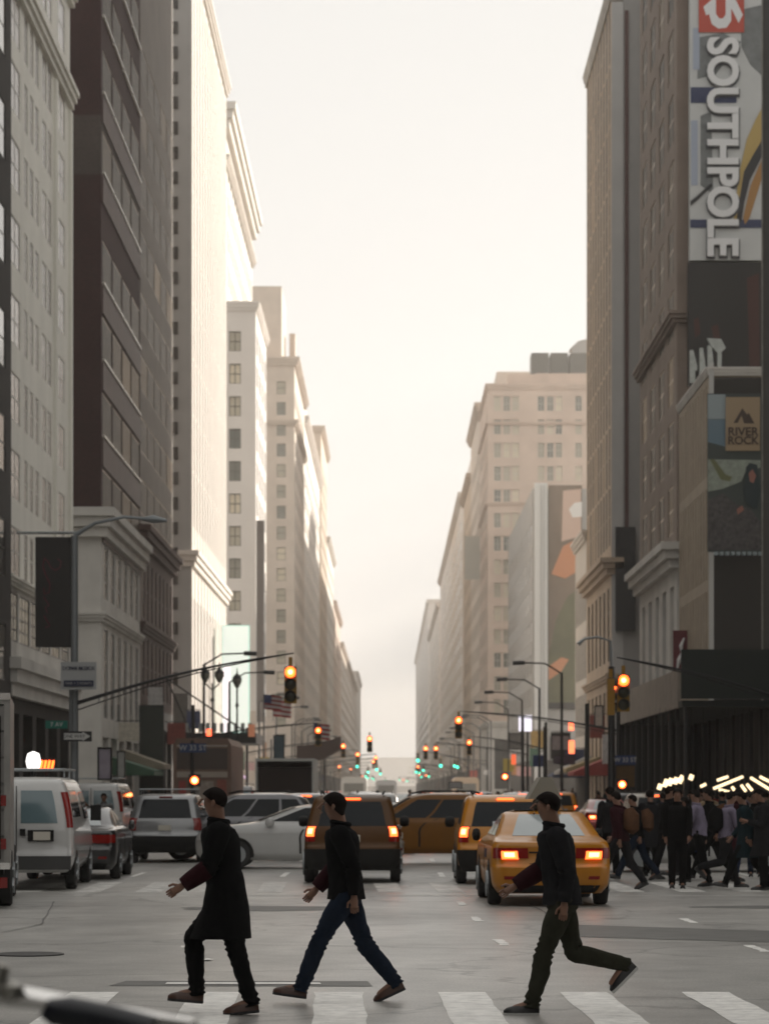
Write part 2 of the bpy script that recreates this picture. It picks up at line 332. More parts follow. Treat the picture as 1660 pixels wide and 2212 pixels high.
def facade(root, mb, side, O, length, z0, z1, cols, rows, depth, fr, gl, nx=1, nz=2, sill=False, wins=None, mi=0, ribs=None):
    """wall sheet with real recesses; side L (faces +x), R (faces -x), F (faces the camera)"""
    def P(a, d, z):
        return {'L': (O[0]-d, O[1]+a, z), 'R': (O[0]+d, O[1]+a, z), 'F': (O[0]+a, O[1]+d, z)}[side]
    if ribs:        # slim piers standing proud of the wall, part of its pattern
        n_, w_, pr_ = ribs
        for i in range(n_+1):
            a = (length-w_)*i/n_; p, q = P(a, -pr_, z0+.4), P(a+w_, .02, z1-.4); mb.box(min(p[0], q[0]), min(p[1], q[1]), p[2], max(p[0], q[0]), max(p[1], q[1]), q[2])
    cols = [c for c in cols if c[0] > 0 and c[1] < length]; rows = [r for r in rows if r[0] > z0 and r[1] < z1]
    zc = z0
    if not cols: mb.q([P(0,0,z0), P(length,0,z0), P(length,0,z1), P(0,0,z1)], mi); return
    for r0, r1 in rows:
        mb.q([P(0,0,zc), P(length,0,zc), P(length,0,r0), P(0,0,r0)], mi)
        a = 0
        for c0, c1 in cols:
            mb.q([P(a,0,r0), P(c0,0,r0), P(c0,0,r1), P(a,0,r1)], mi); a = c1
            for s_, e_ in (((c0, r0), (c1, r0)), ((c1, r0), (c1, r1)), ((c1, r1), (c0, r1)), ((c0, r1), (c0, r0))):
                mb.q([P(s_[0],0,s_[1]), P(e_[0],0,e_[1]), P(e_[0],depth,e_[1]), P(s_[0],depth,s_[1])], mi)
            p = P(c0, 0, r0)
            w_ = win_mesh(c1-c0, r1-r0, depth, fr, gl, nx, nz, sill, side)
            if vis(p) or vis(P(c1, 0, r1)): wins.append((w_, p, (c1-c0)*(r1-r0)*(.35 if side != 'F' else 1)/p[1]**2))
            else:
                mb.q([P(c0,depth*.9,r0), P(c1,depth*.9,r0), P(c1,depth*.9,r1), P(c0,depth*.9,r1)], mi)
        mb.q([P(a,0,r0), P(length,0,r0), P(length,0,r1), P(a,0,r1)], mi); zc = r1
    mb.q([P(0,0,zc), P(length,0,zc), P(length,0,z1), P(0,0,z1)], mi)
def even(a0, a1, n, fill):
    s = (a1-a0)/n; return [(a0+s*i+s*(1-fill)/2, a0+s*i+s*(1+fill)/2) for i in range(n)]
def rows(z0, dz, h, n): return [(z0+dz*i, z0+dz*i+h) for i in range(n)]
def building(label, side, X, D0, D1, segs, depthX=22, cornices=(), name='building', group=None, roof=True):
    """segs: (z0,z1,material,partname,street spec,front spec); spec = dict(cols,rows,depth,fr,gl,nx,nz,sill)"""
    s = -1 if side == 'L' else 1
    root = empty(name, (X, D0, 0), 0, label, 'building', group)
    wins = []
    for z0, z1, m, pn, st, fs in segs:
        mb = MB(); st = dict(st or {}); fs = dict(fs or {})
        for d in (st, fs): d.setdefault('cols', []); d.setdefault('rows', []); d.setdefault('depth', .3); d.setdefault('fr', frame_d); d.setdefault('gl', pane)
        st['depth'] = max(.035, st['depth']*.12 if st['depth'] < .75 else st['depth']*.4)
        facade(root, mb, side, (X, D0), D1-D0, z0, z1, wins=wins, **st)
        xo = X if side == 'R' else X-depthX
        facade(root, mb, 'F', (xo, D0), depthX, z0, z1, wins=wins, **fs)
        mb.q([(X+s*depthX, D0, z0), (X+s*depthX, D1, z0), (X+s*depthX, D1, z1), (X+s*depthX, D0, z1)])
        mb.q([(X, D1, z0), (X+s*depthX, D1, z0), (X+s*depthX, D1, z1), (X, D1, z1)])
        mb.q([(X, D0, z1), (X+s*depthX, D0, z1), (X+s*depthX, D1, z1), (X, D1, z1)])
        mb.build(pn, m, root, world=True)
    for z, h, pr, m in cornices:
        mb = MB(); a, b = sorted((X-s*pr, X+s*.3)); e = .003
        for k, (f, hh0, hh1) in enumerate(((.45, 0, .35), (.75, .35, .7), (1, .7, 1))):
            a, b = sorted((X-s*pr*f, X+s*.2)); mb.box(a, D0-pr*f, z+h*hh0, b, D1+pr*f*.3, z+h*hh1-e)
            a, b = sorted((X+s*.2+s*.004, X+s*depthX)); mb.box(a, D0-pr*f, z+h*hh0, b, D0+.2, z+h*hh1-e)
        mb.build('cornice', m, root, world=True)
    wins.sort(key=lambda w: -w[2]); loc = Vector((X, D0, 0))
    for me, p, _ in wins[:100]: inst('window', me, root, Vector(p)-loc)
    if len(wins) > 100:
        mb = MB(); mt = []
        for me, p, _ in wins[100:]:
            i = len(mb.v); M = Vector(p)-loc
            for v_ in me.vertices: mb.v.append(tuple(v_.co+M))
            for pl in me.polygons:
                mm_ = me.materials[pl.material_index]
                if mm_ not in mt: mt.append(mm_)
                mb.f.append(tuple(i+k_ for k_ in pl.vertices)); mb.m.append(mt.index(mm_))
        tag(mb.build('window', mt, root), kind='stuff')
    return root
W_ = lambda **k: k
# blocks beside and behind the photographer (they shade the street)
for sd_, x_ in (('L', -15), ('R', 15)):
    nm_ = 'left' if sd_ == 'L' else 'right'
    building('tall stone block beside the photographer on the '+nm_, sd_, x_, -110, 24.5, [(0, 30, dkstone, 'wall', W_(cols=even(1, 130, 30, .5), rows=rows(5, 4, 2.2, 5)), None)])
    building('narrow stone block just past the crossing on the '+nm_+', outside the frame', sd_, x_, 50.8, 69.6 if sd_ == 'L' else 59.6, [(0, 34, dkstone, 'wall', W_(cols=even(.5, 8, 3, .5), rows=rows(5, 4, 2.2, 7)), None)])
building('unseen wide block added far behind the photographer to cut frontal light', 'L', 60, -190, -160, [(0, 24, dkstone, 'wall', None, None)], depthX=120)  # added out of view to reduce light from behind
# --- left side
building('dark stone building cropped by the left edge of the photo, nearest on the left', 'L', -14.75, 70, 106.3, [(0, 45, dkstone, 'wall', W_(cols=even(0, 36, 7, .5), rows=rows(6, 4, 2.2, 9)), None)])
cA = [(108, 110.7), (112, 113.05), (113.8, 114.85), (115.5, 116.6), (117.8, 119.2), (119.6, 121), (123.4, 125.9)]
cA = [(a-106.6, b-106.6) for a, b in cA]
b = building('pale stone office block with paired windows behind the black blade sign', 'L', -15, 106.6, 128, [
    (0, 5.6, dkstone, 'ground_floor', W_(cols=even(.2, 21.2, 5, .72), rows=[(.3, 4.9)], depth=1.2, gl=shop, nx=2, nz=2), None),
    (5.6, 7.6, stone_g, 'wall', None, None),
    (7.6, 9.9, stone_g, 'wall', W_(cols=even(.2, 21.2, 6, .86), rows=[(7.75, 9.7)], depth=.35, fr=frame_d, gl=pane_c, nx=3, nz=4), None),
    (9.9, 34, stone_w, 'wall', W_(cols=cA, rows=[(z, z+1.95) for z in (10.4, 13.45, 16.55, 19.65, 22.8, 25.9, 28.95, 31.8)], depth=.25, fr=frame_w, gl=pane_b, nx=2, nz=2, sill=False), None),
    (34, 39.3, stone_w, 'attic_wall', W_(cols=cA, rows=[(35.8, 38)], depth=.25, fr=frame_w, gl=pane_b), None)],
    cornices=[(5.5, 1.5, .7, stone_g), (9.9, .35, .35, stone_w), (33.8, .8, .45, stone_w), (38.6, .8, .5, stone_w)], depthX=20)
mb = MB()
for d in (121.6, 127.2): mb.box(-15, d, 10.3, -14.84, d+.7, 33.6)
mb.build('pilaster', stone_w, b, world=True)
# brown tower
cB = [(.7+5.4*i, .7+5.4*i+5.0) for i in range(4)]
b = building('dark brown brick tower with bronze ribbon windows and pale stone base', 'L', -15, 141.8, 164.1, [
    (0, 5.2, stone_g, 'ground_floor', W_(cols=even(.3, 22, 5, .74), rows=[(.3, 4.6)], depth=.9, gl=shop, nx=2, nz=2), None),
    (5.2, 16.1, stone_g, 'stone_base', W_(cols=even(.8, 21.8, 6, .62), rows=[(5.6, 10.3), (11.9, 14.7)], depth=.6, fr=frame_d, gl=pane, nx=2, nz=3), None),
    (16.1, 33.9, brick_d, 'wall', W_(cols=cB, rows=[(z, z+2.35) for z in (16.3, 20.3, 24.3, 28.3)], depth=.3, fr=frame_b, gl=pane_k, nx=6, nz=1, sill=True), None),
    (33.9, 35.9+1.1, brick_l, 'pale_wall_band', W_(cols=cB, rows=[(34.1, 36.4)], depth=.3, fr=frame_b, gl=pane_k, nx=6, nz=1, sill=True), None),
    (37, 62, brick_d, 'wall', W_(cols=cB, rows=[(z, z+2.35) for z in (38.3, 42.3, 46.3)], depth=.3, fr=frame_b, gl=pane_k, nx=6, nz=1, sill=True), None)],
    cornices=[(10.6, .5, .3, stone_g), (15.0, 1.5, .75, stone_g)], depthX=24)
mb = MB()
for z in (16.3, 20.3, 24.3, 28.3, 34.1, 38.3): mb.box(-15, 142.2, z-1.55, -14.93, 163.8, z-.12)
mb.build('spandrel', spandrel, b, world=True)
building('taupe office block with continuous window bands over a red-brown stone base', 'L', -15, 164.2, 188.9, [
    (0, 7, mat('dark_shopfront', (.04, .035, .03), .5), 'ground_floor', W_(cols=even(.5, 24, 5, .8), rows=[(.3, 5.8)], depth=.8, gl=shop, nx=2, nz=2), None),
    (7, 17.5, redstone, 'stone_base', W_(cols=even(.6, 24.2, 8, .5), rows=[(7.6, 11.2), (12.3, 15.9)], depth=.5), None),
    (17.5, 62, taupe, 'wall', W_(cols=even(.3, 24.4, 5, .97), rows=rows(18.6, 3.75, 2.1, 8), depth=.22, fr=frame_b, gl=pane_k, nx=6, nz=1), None)],
    cornices=[(11.4, .6, .35, redstone), (16.6, 1.2, .7, redstone)], depthX=24)
b = building('slab with a blank grey end wall and a sunlit cream ribbed street front', 'L', -15, 206.6, 250.5, [
    (0, 5.6, dkstone, 'ground_floor', None, None), (5.6, 19.4, cream, 'stone_base', W_(cols=even(.8, 43, 12, .5), rows=[(7, 16.5)], depth=.7, nx=1, nz=3, ribs=(12, .5, .05)), None),
    (19.4, 66.5, cream, 'wall', W_(cols=even(.6, 43.4, 14, .42), rows=rows(22, 4.3, 4.15, 10), depth=.3, fr=frame_w, gl=pane, nx=1, nz=3, ribs=(14, .35, .05)), None)],
    cornices=[(18.8, 1.2, .6, cream), (65.6, 1.0, .5, cream)], depthX=1.0)
mb = MB(); mb.box(-26, 206.5, 0, -15.02, 250, 66.4); mb.build('end_wall', grey_p, b, world=True)
mb = MB()
for i in range(30): mb.box(-17.1, 206.42, 6+1.9*i, -16.0, 206.5, 6.95+1.9*i)
mb.build('stair_window', frame_d, b, world=True)
o = MB(); o.lathe((-15.3, 228, 67.5), [(.5, 0), (.5, 1.2), (.9, 1.5), (1.1, 3), (.8, 4.2), (.2, 5), (.05, 6)], 12).build('roof_lantern', grey_p, b, world=True, smooth=True)
b = building('mid-height grey beige block with one column of windows in its end wall', 'L', -13.7, 280, 303.5, [
    (0, 10, beige, 'ground_floor', W_(cols=even(1, 22, 4, .7), rows=[(.5, 4.5)], depth=.5, gl=shop), None),
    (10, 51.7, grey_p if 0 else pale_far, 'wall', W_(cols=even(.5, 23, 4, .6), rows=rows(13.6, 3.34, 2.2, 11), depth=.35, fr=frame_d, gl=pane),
       W_(cols=[(22-2.75, 22-1.55)], rows=rows(13.6, 3.34, 2.05, 11), depth=.3, fr=frame_d, gl=pane_c, nx=2, nz=2))],
    cornices=[(51.2, .9, .4, pale_far)], depthX=22)
building('tall cream tower set back behind the mid-height block, with a deep sunlit cornice', 'L', -17.6, 291, 350, [
    (0, 72.5, cream, 'wall', W_(cols=even(1, 58, 14, .45), rows=rows(53, 3.8, 2.6, 5), depth=.5, gl=pane_c), None)],
    cornices=[(72.6, 2.6, 1.3, cream), (69, .8, .6, cream)], depthX=20)
b = building('beige block with rooftop penthouse and a single column of glinting windows', 'L', -13.9, 400, 447, [
    (0, 5.5, dkstone, 'ground_floor', None, None), (5.5, 65.3, beige, 'wall', W_(cols=even(1, 46, 8, .5), rows=rows(8, 3.6, 2.2, 15), depth=.5, gl=pane_c), W_(cols=[(21.2-2.4-.2, 21.2-1.3)], rows=rows(8.2, 3.05, 1.9, 18), depth=.3, gl=pane_c))],
    cornices=[(64.3, 1.2, .8, beige), (55.5, .8, .6, beige)], depthX=21.2)
mb = MB(); mb.box(-24, 403, 65.3, -15.9, 420, 76.5).box(-15.2, 415, 66, -14.3, 419, 71.5); mb.build('penthouse', beige, b, world=True)
def far(label, side, X, D0, D1, H, m, n=8, dz=4, dX=24, gl=pane_c, pent=None, H0=8, front=True, w=.45):
    r = int((H-H0-3)/dz)
    b = building(label, side, X, D0, D1, [(0, 5.5, dkstone, 'ground_floor', None, None), (5.5, H, m, 'wall', W_(cols=even(1, D1-D0-1, n, w), rows=rows(H0, dz, dz*.6, r), depth=.6, gl=gl, nz=1),
        W_(cols=even(.8, 10, 3, .5) if side == 'R' else even(dX-10, dX-.8, 3, .5), rows=rows(H0, dz, dz*.6, r), depth=.5, gl=gl, nz=1) if front else None)],
        cornices=[(H-1.2, 1.4, .9, m)], depthX=dX)
    if pent:
        x0, x1, y0, y1, z1 = pent; mb = MB(); mb.box(x0, D0+y0, H, x1, D0+y1, z1); mb.build('penthouse', m, b, world=True)
    return b
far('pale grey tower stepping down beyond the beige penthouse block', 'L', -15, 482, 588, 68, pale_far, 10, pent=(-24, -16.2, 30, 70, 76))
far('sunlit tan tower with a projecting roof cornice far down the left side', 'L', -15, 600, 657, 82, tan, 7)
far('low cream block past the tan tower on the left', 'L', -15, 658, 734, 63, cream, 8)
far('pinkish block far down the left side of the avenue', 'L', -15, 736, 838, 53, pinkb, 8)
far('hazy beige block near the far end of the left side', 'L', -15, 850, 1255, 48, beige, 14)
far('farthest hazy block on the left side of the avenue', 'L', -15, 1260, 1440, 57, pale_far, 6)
far('hazy wide building closing the far end of the avenue', 'L', 26, 2350, 2400, 30, mat('haze_white_far', (.86, .81, .76), .8), 3, dX=90)  # near-white base colour carries the haze glow at the far end
# --- right side
far('dark ornate building cropped by the right edge of the photo', 'R', 15, 60, 109.4, 44, dkstone, 9, front=True, dX=22)
building('low buff ribbed building beside the mountain-logo billboard', 'R', 15, 128, 140.9, [
    (0, 6, dkstone, 'ground_floor', None, None),
    (6, 21.7, mat('buff_rib', (.33, .27, .20), .7, noise=.2, scale=.6), 'wall', W_(cols=even(.3, 12.6, 11, .4), rows=rows(6.8, 4.9, 4.4, 3), depth=.15, fr=frame_b, gl=pane_b, nx=1, nz=3), None)],
    depthX=12, cornices=[(21.3, .4, .15, stone_g)])
cR = even(.6, 20.4, 4, .56)
building('tall brown stone tower with slanting rows of dark windows behind the tall billboards', 'R', 15, 142, 163, [
    (0, 5, dkstone, 'ground_floor', None, None),
    (5, 14.3, stone_g, 'stone_base', W_(cols=even(.5, 20.5, 5, .5), rows=[(6.3, 12.6)], depth=.9, nz=3), None),
    (14.3, 60, brownst, 'wall', W_(cols=cR, rows=rows(15.4, 3.45, 2.5, 13), depth=.4, fr=frame_b, gl=pane_k, nx=2, nz=2), None)],
    cornices=[(13.4, 1.3, .9, stone_g), (26.2, .6, .45, brownst)], depthX=20)
b = building('slim tan ribbed tower with a grey end wall and one dark red stripe', 'R', 15, 184, 206.9, [
    (0, 17.2, tan, 'stone_base', W_(cols=even(.4, 22.4, 6, .5), rows=[(1, 8.6), (10.6, 15.6)], depth=.6, nz=3), None),
    (17.2, 56, tan, 'wall', W_(cols=even(.3, 22.6, 9, .58), rows=rows(18.4, 4.1, 4.02, 9), depth=.3, fr=frame_b, gl=pane_k, nx=1, nz=2), None)],
    cornices=[(9.2, .5, .4, tan), (16.4, 1.1, .8, tan), (55.2, .9, .3, stone_g)], depthX=.8)
mb = MB(); mb.box(15.82, 183.9, 0, 24, 206.8, 56.3); mb.build('end_wall', grey_p, b, world=True)
mb = MB(); mb.box(15.02, 183.86, 0, 15.8, 183.98, 55.1); mb.build('end_wall', mat('pale_grey_render', (.58, .57, .55), .7, noise=.1, scale=.3), b, world=True)
mb = MB(); mb.box(15.9, 183.8, 17.5, 16.15, 183.895, 54.5); mb.build('red_stripe', mat('dark_red', (.10, .045, .04), .6), b, world=True)
building('lower cream building just past the slim tan tower', 'R', 15, 207.1, 219.5, [
    (0, 5, dkstone, 'ground_floor', None, None), (5, 21.5, cream, 'wall', W_(cols=even(.3, 12, 5, .5), rows=rows(6, 4.4, 3.2, 3), depth=.4), None)], cornices=[(20.8, .8, .4, cream)], depthX=10)
building('very tall unseen tower added far behind the slim tan tower to block sun', 'R', 26, 163.5, 207.5, [(0, 88, grey_p, 'wall', W_(cols=even(1, 43, 8, .5), rows=rows(8, 4, 2.4, 12)), None)], depthX=24)  # added unseen to keep sun off the brown tower and pale block
building('tall grey unseen tower added behind the slim tan tower to block sun', 'R', 23.5, 208, 238, [(0, 92, grey_p, 'wall', W_(cols=even(1, 29, 6, .5), rows=rows(8, 4, 2.4, 12)), None)], depthX=24)  # added out of view to shade the taupe block and brown tower
b = building('low building carrying the tall white fin and the big mural', 'R', 17.4, 331, 398, [
    (0, 5.5, dkstone, 'ground_floor', None, None), (5.5, 38.5, grey_p, 'wall', W_(cols=even(1, 66, 10, .5), rows=rows(8, 4, 2.4, 7), depth=.4), None)], depthX=20)
c4 = [(.95, 2.0), (2.35, 3.4), (3.7, 4.75), (7.6, 8.6), (9.0, 10.0), (10.3, 11.3), (13.3, 14.3)]
b = building('big beige brick block with rows of paned windows and rooftop tanks', 'R', 15, 414, 451, [
    (0, 12, stone_g, 'stone_base', None, W_(cols=[(1, 4.8), (7, 11)], rows=[(2, 9.5)], depth=.4, nx=4, nz=3)),
    (12, 63.6, pinkb, 'wall', W_(cols=even(1, 36, 7, .5), rows=rows(14, 3.6, 2.2, 13), depth=.4, gl=pane_c), W_(cols=c4, rows=rows(13.4, 3.55, 2.25, 14), depth=.35, fr=frame_w, gl=pane_c, nx=2, nz=2))],
    cornices=[(11.5, .8, .4, stone_g), (57.4, .5, .35, pinkb), (45.2, .5, .35, pinkb), (62.8, .9, .4, pinkb)], depthX=26)
mb = MB(); mb.box(18.3, 417, 63.8, 32, 440, 65.6).box(22.5, 418, 65.6, 31, 432, 65.9); mb.build('penthouse', pinkb, b, world=True)
for i in range(3):
    x0 = 21.9+2.95*i; mb = MB(); mb.box(x0, 419, 65.9, x0+2.65, 424, 69.2); mb.build('roof_tank', mat('tank_dark', (.09, .09, .08), .6), b, world=True)
mb = MB(); mb.box(28.6, 426, 65.9, 34, 430, 71).prism([(28.3, 71), (34, 71), (31.5, 72.6), (29.6, 72.2)], 'y', 426, 430); mb.build('roof_house', grey_p, b, world=True)
far('stepped tan block left of the big beige brick block', 'R', 15, 452, 500, 66, beige, 6, pent=(18, 26, 4, 30, 72))
far('narrow ornate tan block with a roof ornament further along the right', 'R', 15, 501, 549, 60, tan, 6)
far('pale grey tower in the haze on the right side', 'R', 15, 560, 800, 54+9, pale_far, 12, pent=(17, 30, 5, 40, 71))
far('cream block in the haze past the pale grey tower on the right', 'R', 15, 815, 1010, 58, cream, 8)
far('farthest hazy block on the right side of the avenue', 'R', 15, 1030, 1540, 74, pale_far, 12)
# ------------------------------------------------------------------ vehicles
def paint(name, c, rough=.28, metal=.0): return mat(name, c, rough=rough, metal=metal, spec=.55, coat=.7, noise=.06, scale=3)
yellow = mat('taxi_paint', (.46, .18, .006), rough=.3, spec=.4, coat=.3, noise=.08, scale=3); p_white = paint('white_paint', (.50, .50, .49)); p_silver = paint('silver_paint', (.22, .225, .23), metal=.4)
p_black = paint('black_paint', (.008, .008, .009)); p_maroon = paint('maroon_paint', (.12, .02, .025)); p_blue = paint('navy_paint', (.03, .05, .1)); p_grey = paint('grey_paint', (.14, .14, .15), metal=.4); p_red = paint('red_paint', (.35, .03, .02)); p_tan = paint('champagne_paint', (.42, .36, .28))
brake = mat('lit_brake_lamp', (.5, .02, .01), .3, emit=(1, .11, .02), es=3.2)
brake_core = mat('lit_brake_core', (1, .3, .1), .3, emit=(1, .42, .15), es=3.6)
lampred = mat('unlit_red_lens', (.22, .008, .006), .12); amber = mat('amber_lens', (.6, .2, .02), .2); lens_w = mat('clear_lens', (.6, .6, .58), .1)
trimk = mat('black_plastic', (.010, .010, .010), .6, spec=.2); platem = mat('plate_white', (.55, .52, .45), .5); ink = mat('dark_ink', (.02, .025, .06), .6)
def lerp(a, b, t): return a+(b-a)*t
class Shape:
    """stack of plan outlines; rings = (z, rear y, front y, half width, corner radius)"""
    def __init__(s, rings, bow=.09, fbow=.28): s.r = rings; s.bow = bow; s.fb = fbow
    def ring(s, z):
        r = s.r
        if z <= r[0][0]: return r[0]
        for a, b in zip(r, r[1:]):
            if z <= b[0]:
                t = (z-a[0])/(b[0]-a[0]); i = r.index(a); p_, q_ = r[max(i-1, 0)], r[min(i+2, len(r)-1)]; h = b[0]-a[0]; res = [z]
                for k in range(1, 5):
                    m0 = (b[k]-p_[k])/max(b[0]-p_[0], .01)*h; m1 = (q_[k]-a[k])/max(q_[0]-a[0], .01)*h; d = b[k]-a[k]
                    if d == 0: m0 = m1 = 0
                    else:
                        m0 = max(min(m0/d, 2.2), 0)*d; m1 = max(min(m1/d, 2.2), 0)*d
                    res.append((2*t**3-3*t*t+1)*a[k]+(t**3-2*t*t+t)*m0+(-2*t**3+3*t*t)*b[k]+(t**3-t*t)*m1)
                return tuple(res)
        return r[-1]
    def P(s, u, z):            # u<0 left side, u>0 right side; |u| 0 rear centre .. 1 front centre
        sg = -1 if u < 0 else 1; u = abs(u); _, yr, yf, w, c = s.ring(z)
        c = min(c, w*.9, (yf-yr)*.45); ro = min(s.bow, (yf-yr)*.2); fo = min(s.fb, (yf-yr)*.2)
        def yy(x, rear): return (yr + s.bow*(x/w)**2) if rear else (yf - s.fb*(x/w)**2)
        yr2 = yr+s.bow*((w-c)/w)**2; yf2 = yf-s.fb*((w-c)/w)**2
        if u < .22: x = (w-c)*u/.22; y = yy(x, True)
        elif u < .34: a = (u-.22)/.12*math.pi/2; x = w-c+c*math.sin(a); y = yr2+c*(1-math.cos(a))
        elif u < .66: x = w; y = lerp(yr2+c, yf2-c, (u-.34)/.32)
        elif u < .78: a = (u-.66)/.12*math.pi/2; x = w-c+c*math.cos(a); y = yf2-c+c*math.sin(a)
        else: x = (w-c)*(1-u)/.22; y = yy(x, False)
        return Vector((sg*x, y, z))
    def N(s, u, z):
        e = .01; a = s.P(u+e if abs(u) < .99 else u, z)-s.P(u-e, z); zz = s.r[-1][0]; b = s.P(u, min(z+.02, zz))-s.P(u, z-.02)
        n = a.cross(b); n = n.normalized() if n.length > 1e-9 else Vector((0, 0, 1))
        c = Vector((0, (s.r[2][1]+s.r[2][2])/2, .6)); 
        return n if n.dot(s.P(u, z)-c) > 0 else -n
    def body(s, mb, mi=0):
        us = [i/50 for i in range(51)]; us = [-x for x in reversed(us[1:-1])] + us
        zs = []
        for a, b in zip(s.r, s.r[1:]): zs += [lerp(a[0], b[0], t) for t in (0, .25, .5, .75)]
        zs.append(s.r[-1][0]); base = len(mb.v)
        for z in zs:
            for u in us: mb.v.append(tuple(s.P(u, z)))
        n = len(us)
        for k in range(len(zs)-1):
            for j in range(n): a, b = base+k*n+j, base+k*n+(j+1) % n; mb.f.append((a, b, b+n, a+n)); mb.m.append(mi)
        mb.f.append(tuple(base+j for j in range(n))); mb.m.append(mi); mb.f.append(tuple(base+(len(zs)-1)*n+j for j in range(n))); mb.m.append(mi)
        return mb
    def patch(s, mb, u0, u1, z0, z1, off=.006, n=8, m=4, mi=0, skew=0, depth=.03, skewz=0):
        base = len(mb.v); G = []
        for lay, o in ((0, off), (1, -depth)):
            for j in range(m+1):
                for i in range(n+1):
                    z = lerp(z0, z1, j/m); u = lerp(u0, u1, i/n)+skew*(j/m); zz = z+skewz*(i/n)
                    mb.v.append(tuple(s.P(u, zz)+s.N(u, zz)*o))
        L = (n+1)*(m+1)
        for j in range(m):
            for i in range(n): a = base+j*(n+1)+i; mb.f.append((a, a+1, a+n+2, a+n+1)); mb.m.append(mi)
        rim = [i for i in range(n+1)] + [(n+1)*j+n for j in range(1, m+1)] + [(n+1)*m+i for i in range(n-1, -1, -1)] + [(n+1)*j for j in range(m-1, 0, -1)]
        for a, b in zip(rim, rim[1:]+rim[:1]): mb.f.append((base+a, base+b, base+L+b, base+L+a)); mb.m.append(mi)
        return mb
SEDAN = [(.20,.14,4.62,.80,.3),(.32,.03,4.76,.885,.3),(.50,0,4.8,.91,.28),(.60,.0,4.8,.915,.27),(.66,.05,4.79,.915,.25),(.80,.07,4.72,.915,.22),(.92,.07,4.55,.90,.2),(.985,.10,4.15,.875,.2),(1.02,.30,3.80,.85,.2),(1.06,.62,3.5,.82,.22),(1.15,.86,3.25,.775,.22),(1.28,1.18,2.9,.71,.22),(1.38,1.48,2.62,.655,.22),(1.435,1.72,2.38,.60,.25),(1.465,2.0,2.15,.45,.3)]
SUV = [(.26,.12,4.25,.82,.3),(.38,.02,4.42,.89,.25),(.55,0,4.45,.91,.2),(.68,.0,4.45,.915,.18),(.75,.05,4.43,.915,.16),(.92,.07,4.3,.91,.15),(1.02,.09,4.0,.90,.15),(1.08,.11,3.55,.875,.15),(1.14,.14,3.3,.855,.15),(1.3,.22,3.0,.82,.15),(1.48,.33,2.72,.78,.15),(1.6,.42,2.5,.74,.17),(1.67,.6,2.3,.68,.2),(1.70,.85,2.1,.55,.25)]
VANR = [(.32,.1,5.3,.86,.2),(.42,.0,5.55,.95,.14),(.6,.0,5.6,.99,.12),(.75,.04,5.6,.995,.12),(1.0,.05,5.3,.99,.12),(1.15,.06,4.95,.985,.12),(1.4,.09,4.6,.955,.13),(1.65,.14,4.3,.91,.14),(1.85,.2,4.05,.85,.15),(1.97,.3,3.9,.78,.2),(2.02,.5,3.7,.66,.25)]
def wheels(root, w, ys, r=.33, tw=.2, rimm=None):
    for s in (-1, 1):
        for y in ys:
            x = s*(w-.085)
            mb = MB(); mb.lathe((x, y, r), [(r*.62, -tw/2), (r*.93, -tw/2), (r, -tw/2+.03), (r, tw/2-.03), (r*.93, tw/2), (r*.62, tw/2)], 22, axis='x'); wh = mb.build('wheel', rubber, root, smooth=True)
            mb = MB(); xo = x+s*(tw/2-.02); mb.lathe((xo, y, r), [(r*.62, -.05), (r*.62, .012)], 18, axis='x')
            for k in range(5):
                a = 2*math.pi*k/5; mb.tube([(xo+s*.02, y, r), (xo+s*.025, y+r*.56*math.cos(a), r+r*.56*math.sin(a))], [.045, .03], 6)
            mb.build('rim', rimm or steel, wh)
def arches(root, w, ys, r=.33):
    for y in ys:
        for s in (-1, 1):
            mb = MB(); x0, x1 = sorted((s*(w-.25), s*(w+.004))); pts = [(y+(r+.06)*math.cos(a), max(.26, r+(r+.06)*math.sin(a))) for a in [2*math.pi*i/28 for i in range(28)]]
            mb.prism(pts, 'x', x0, x1); mb.build('wheel_arch', trimk, root)
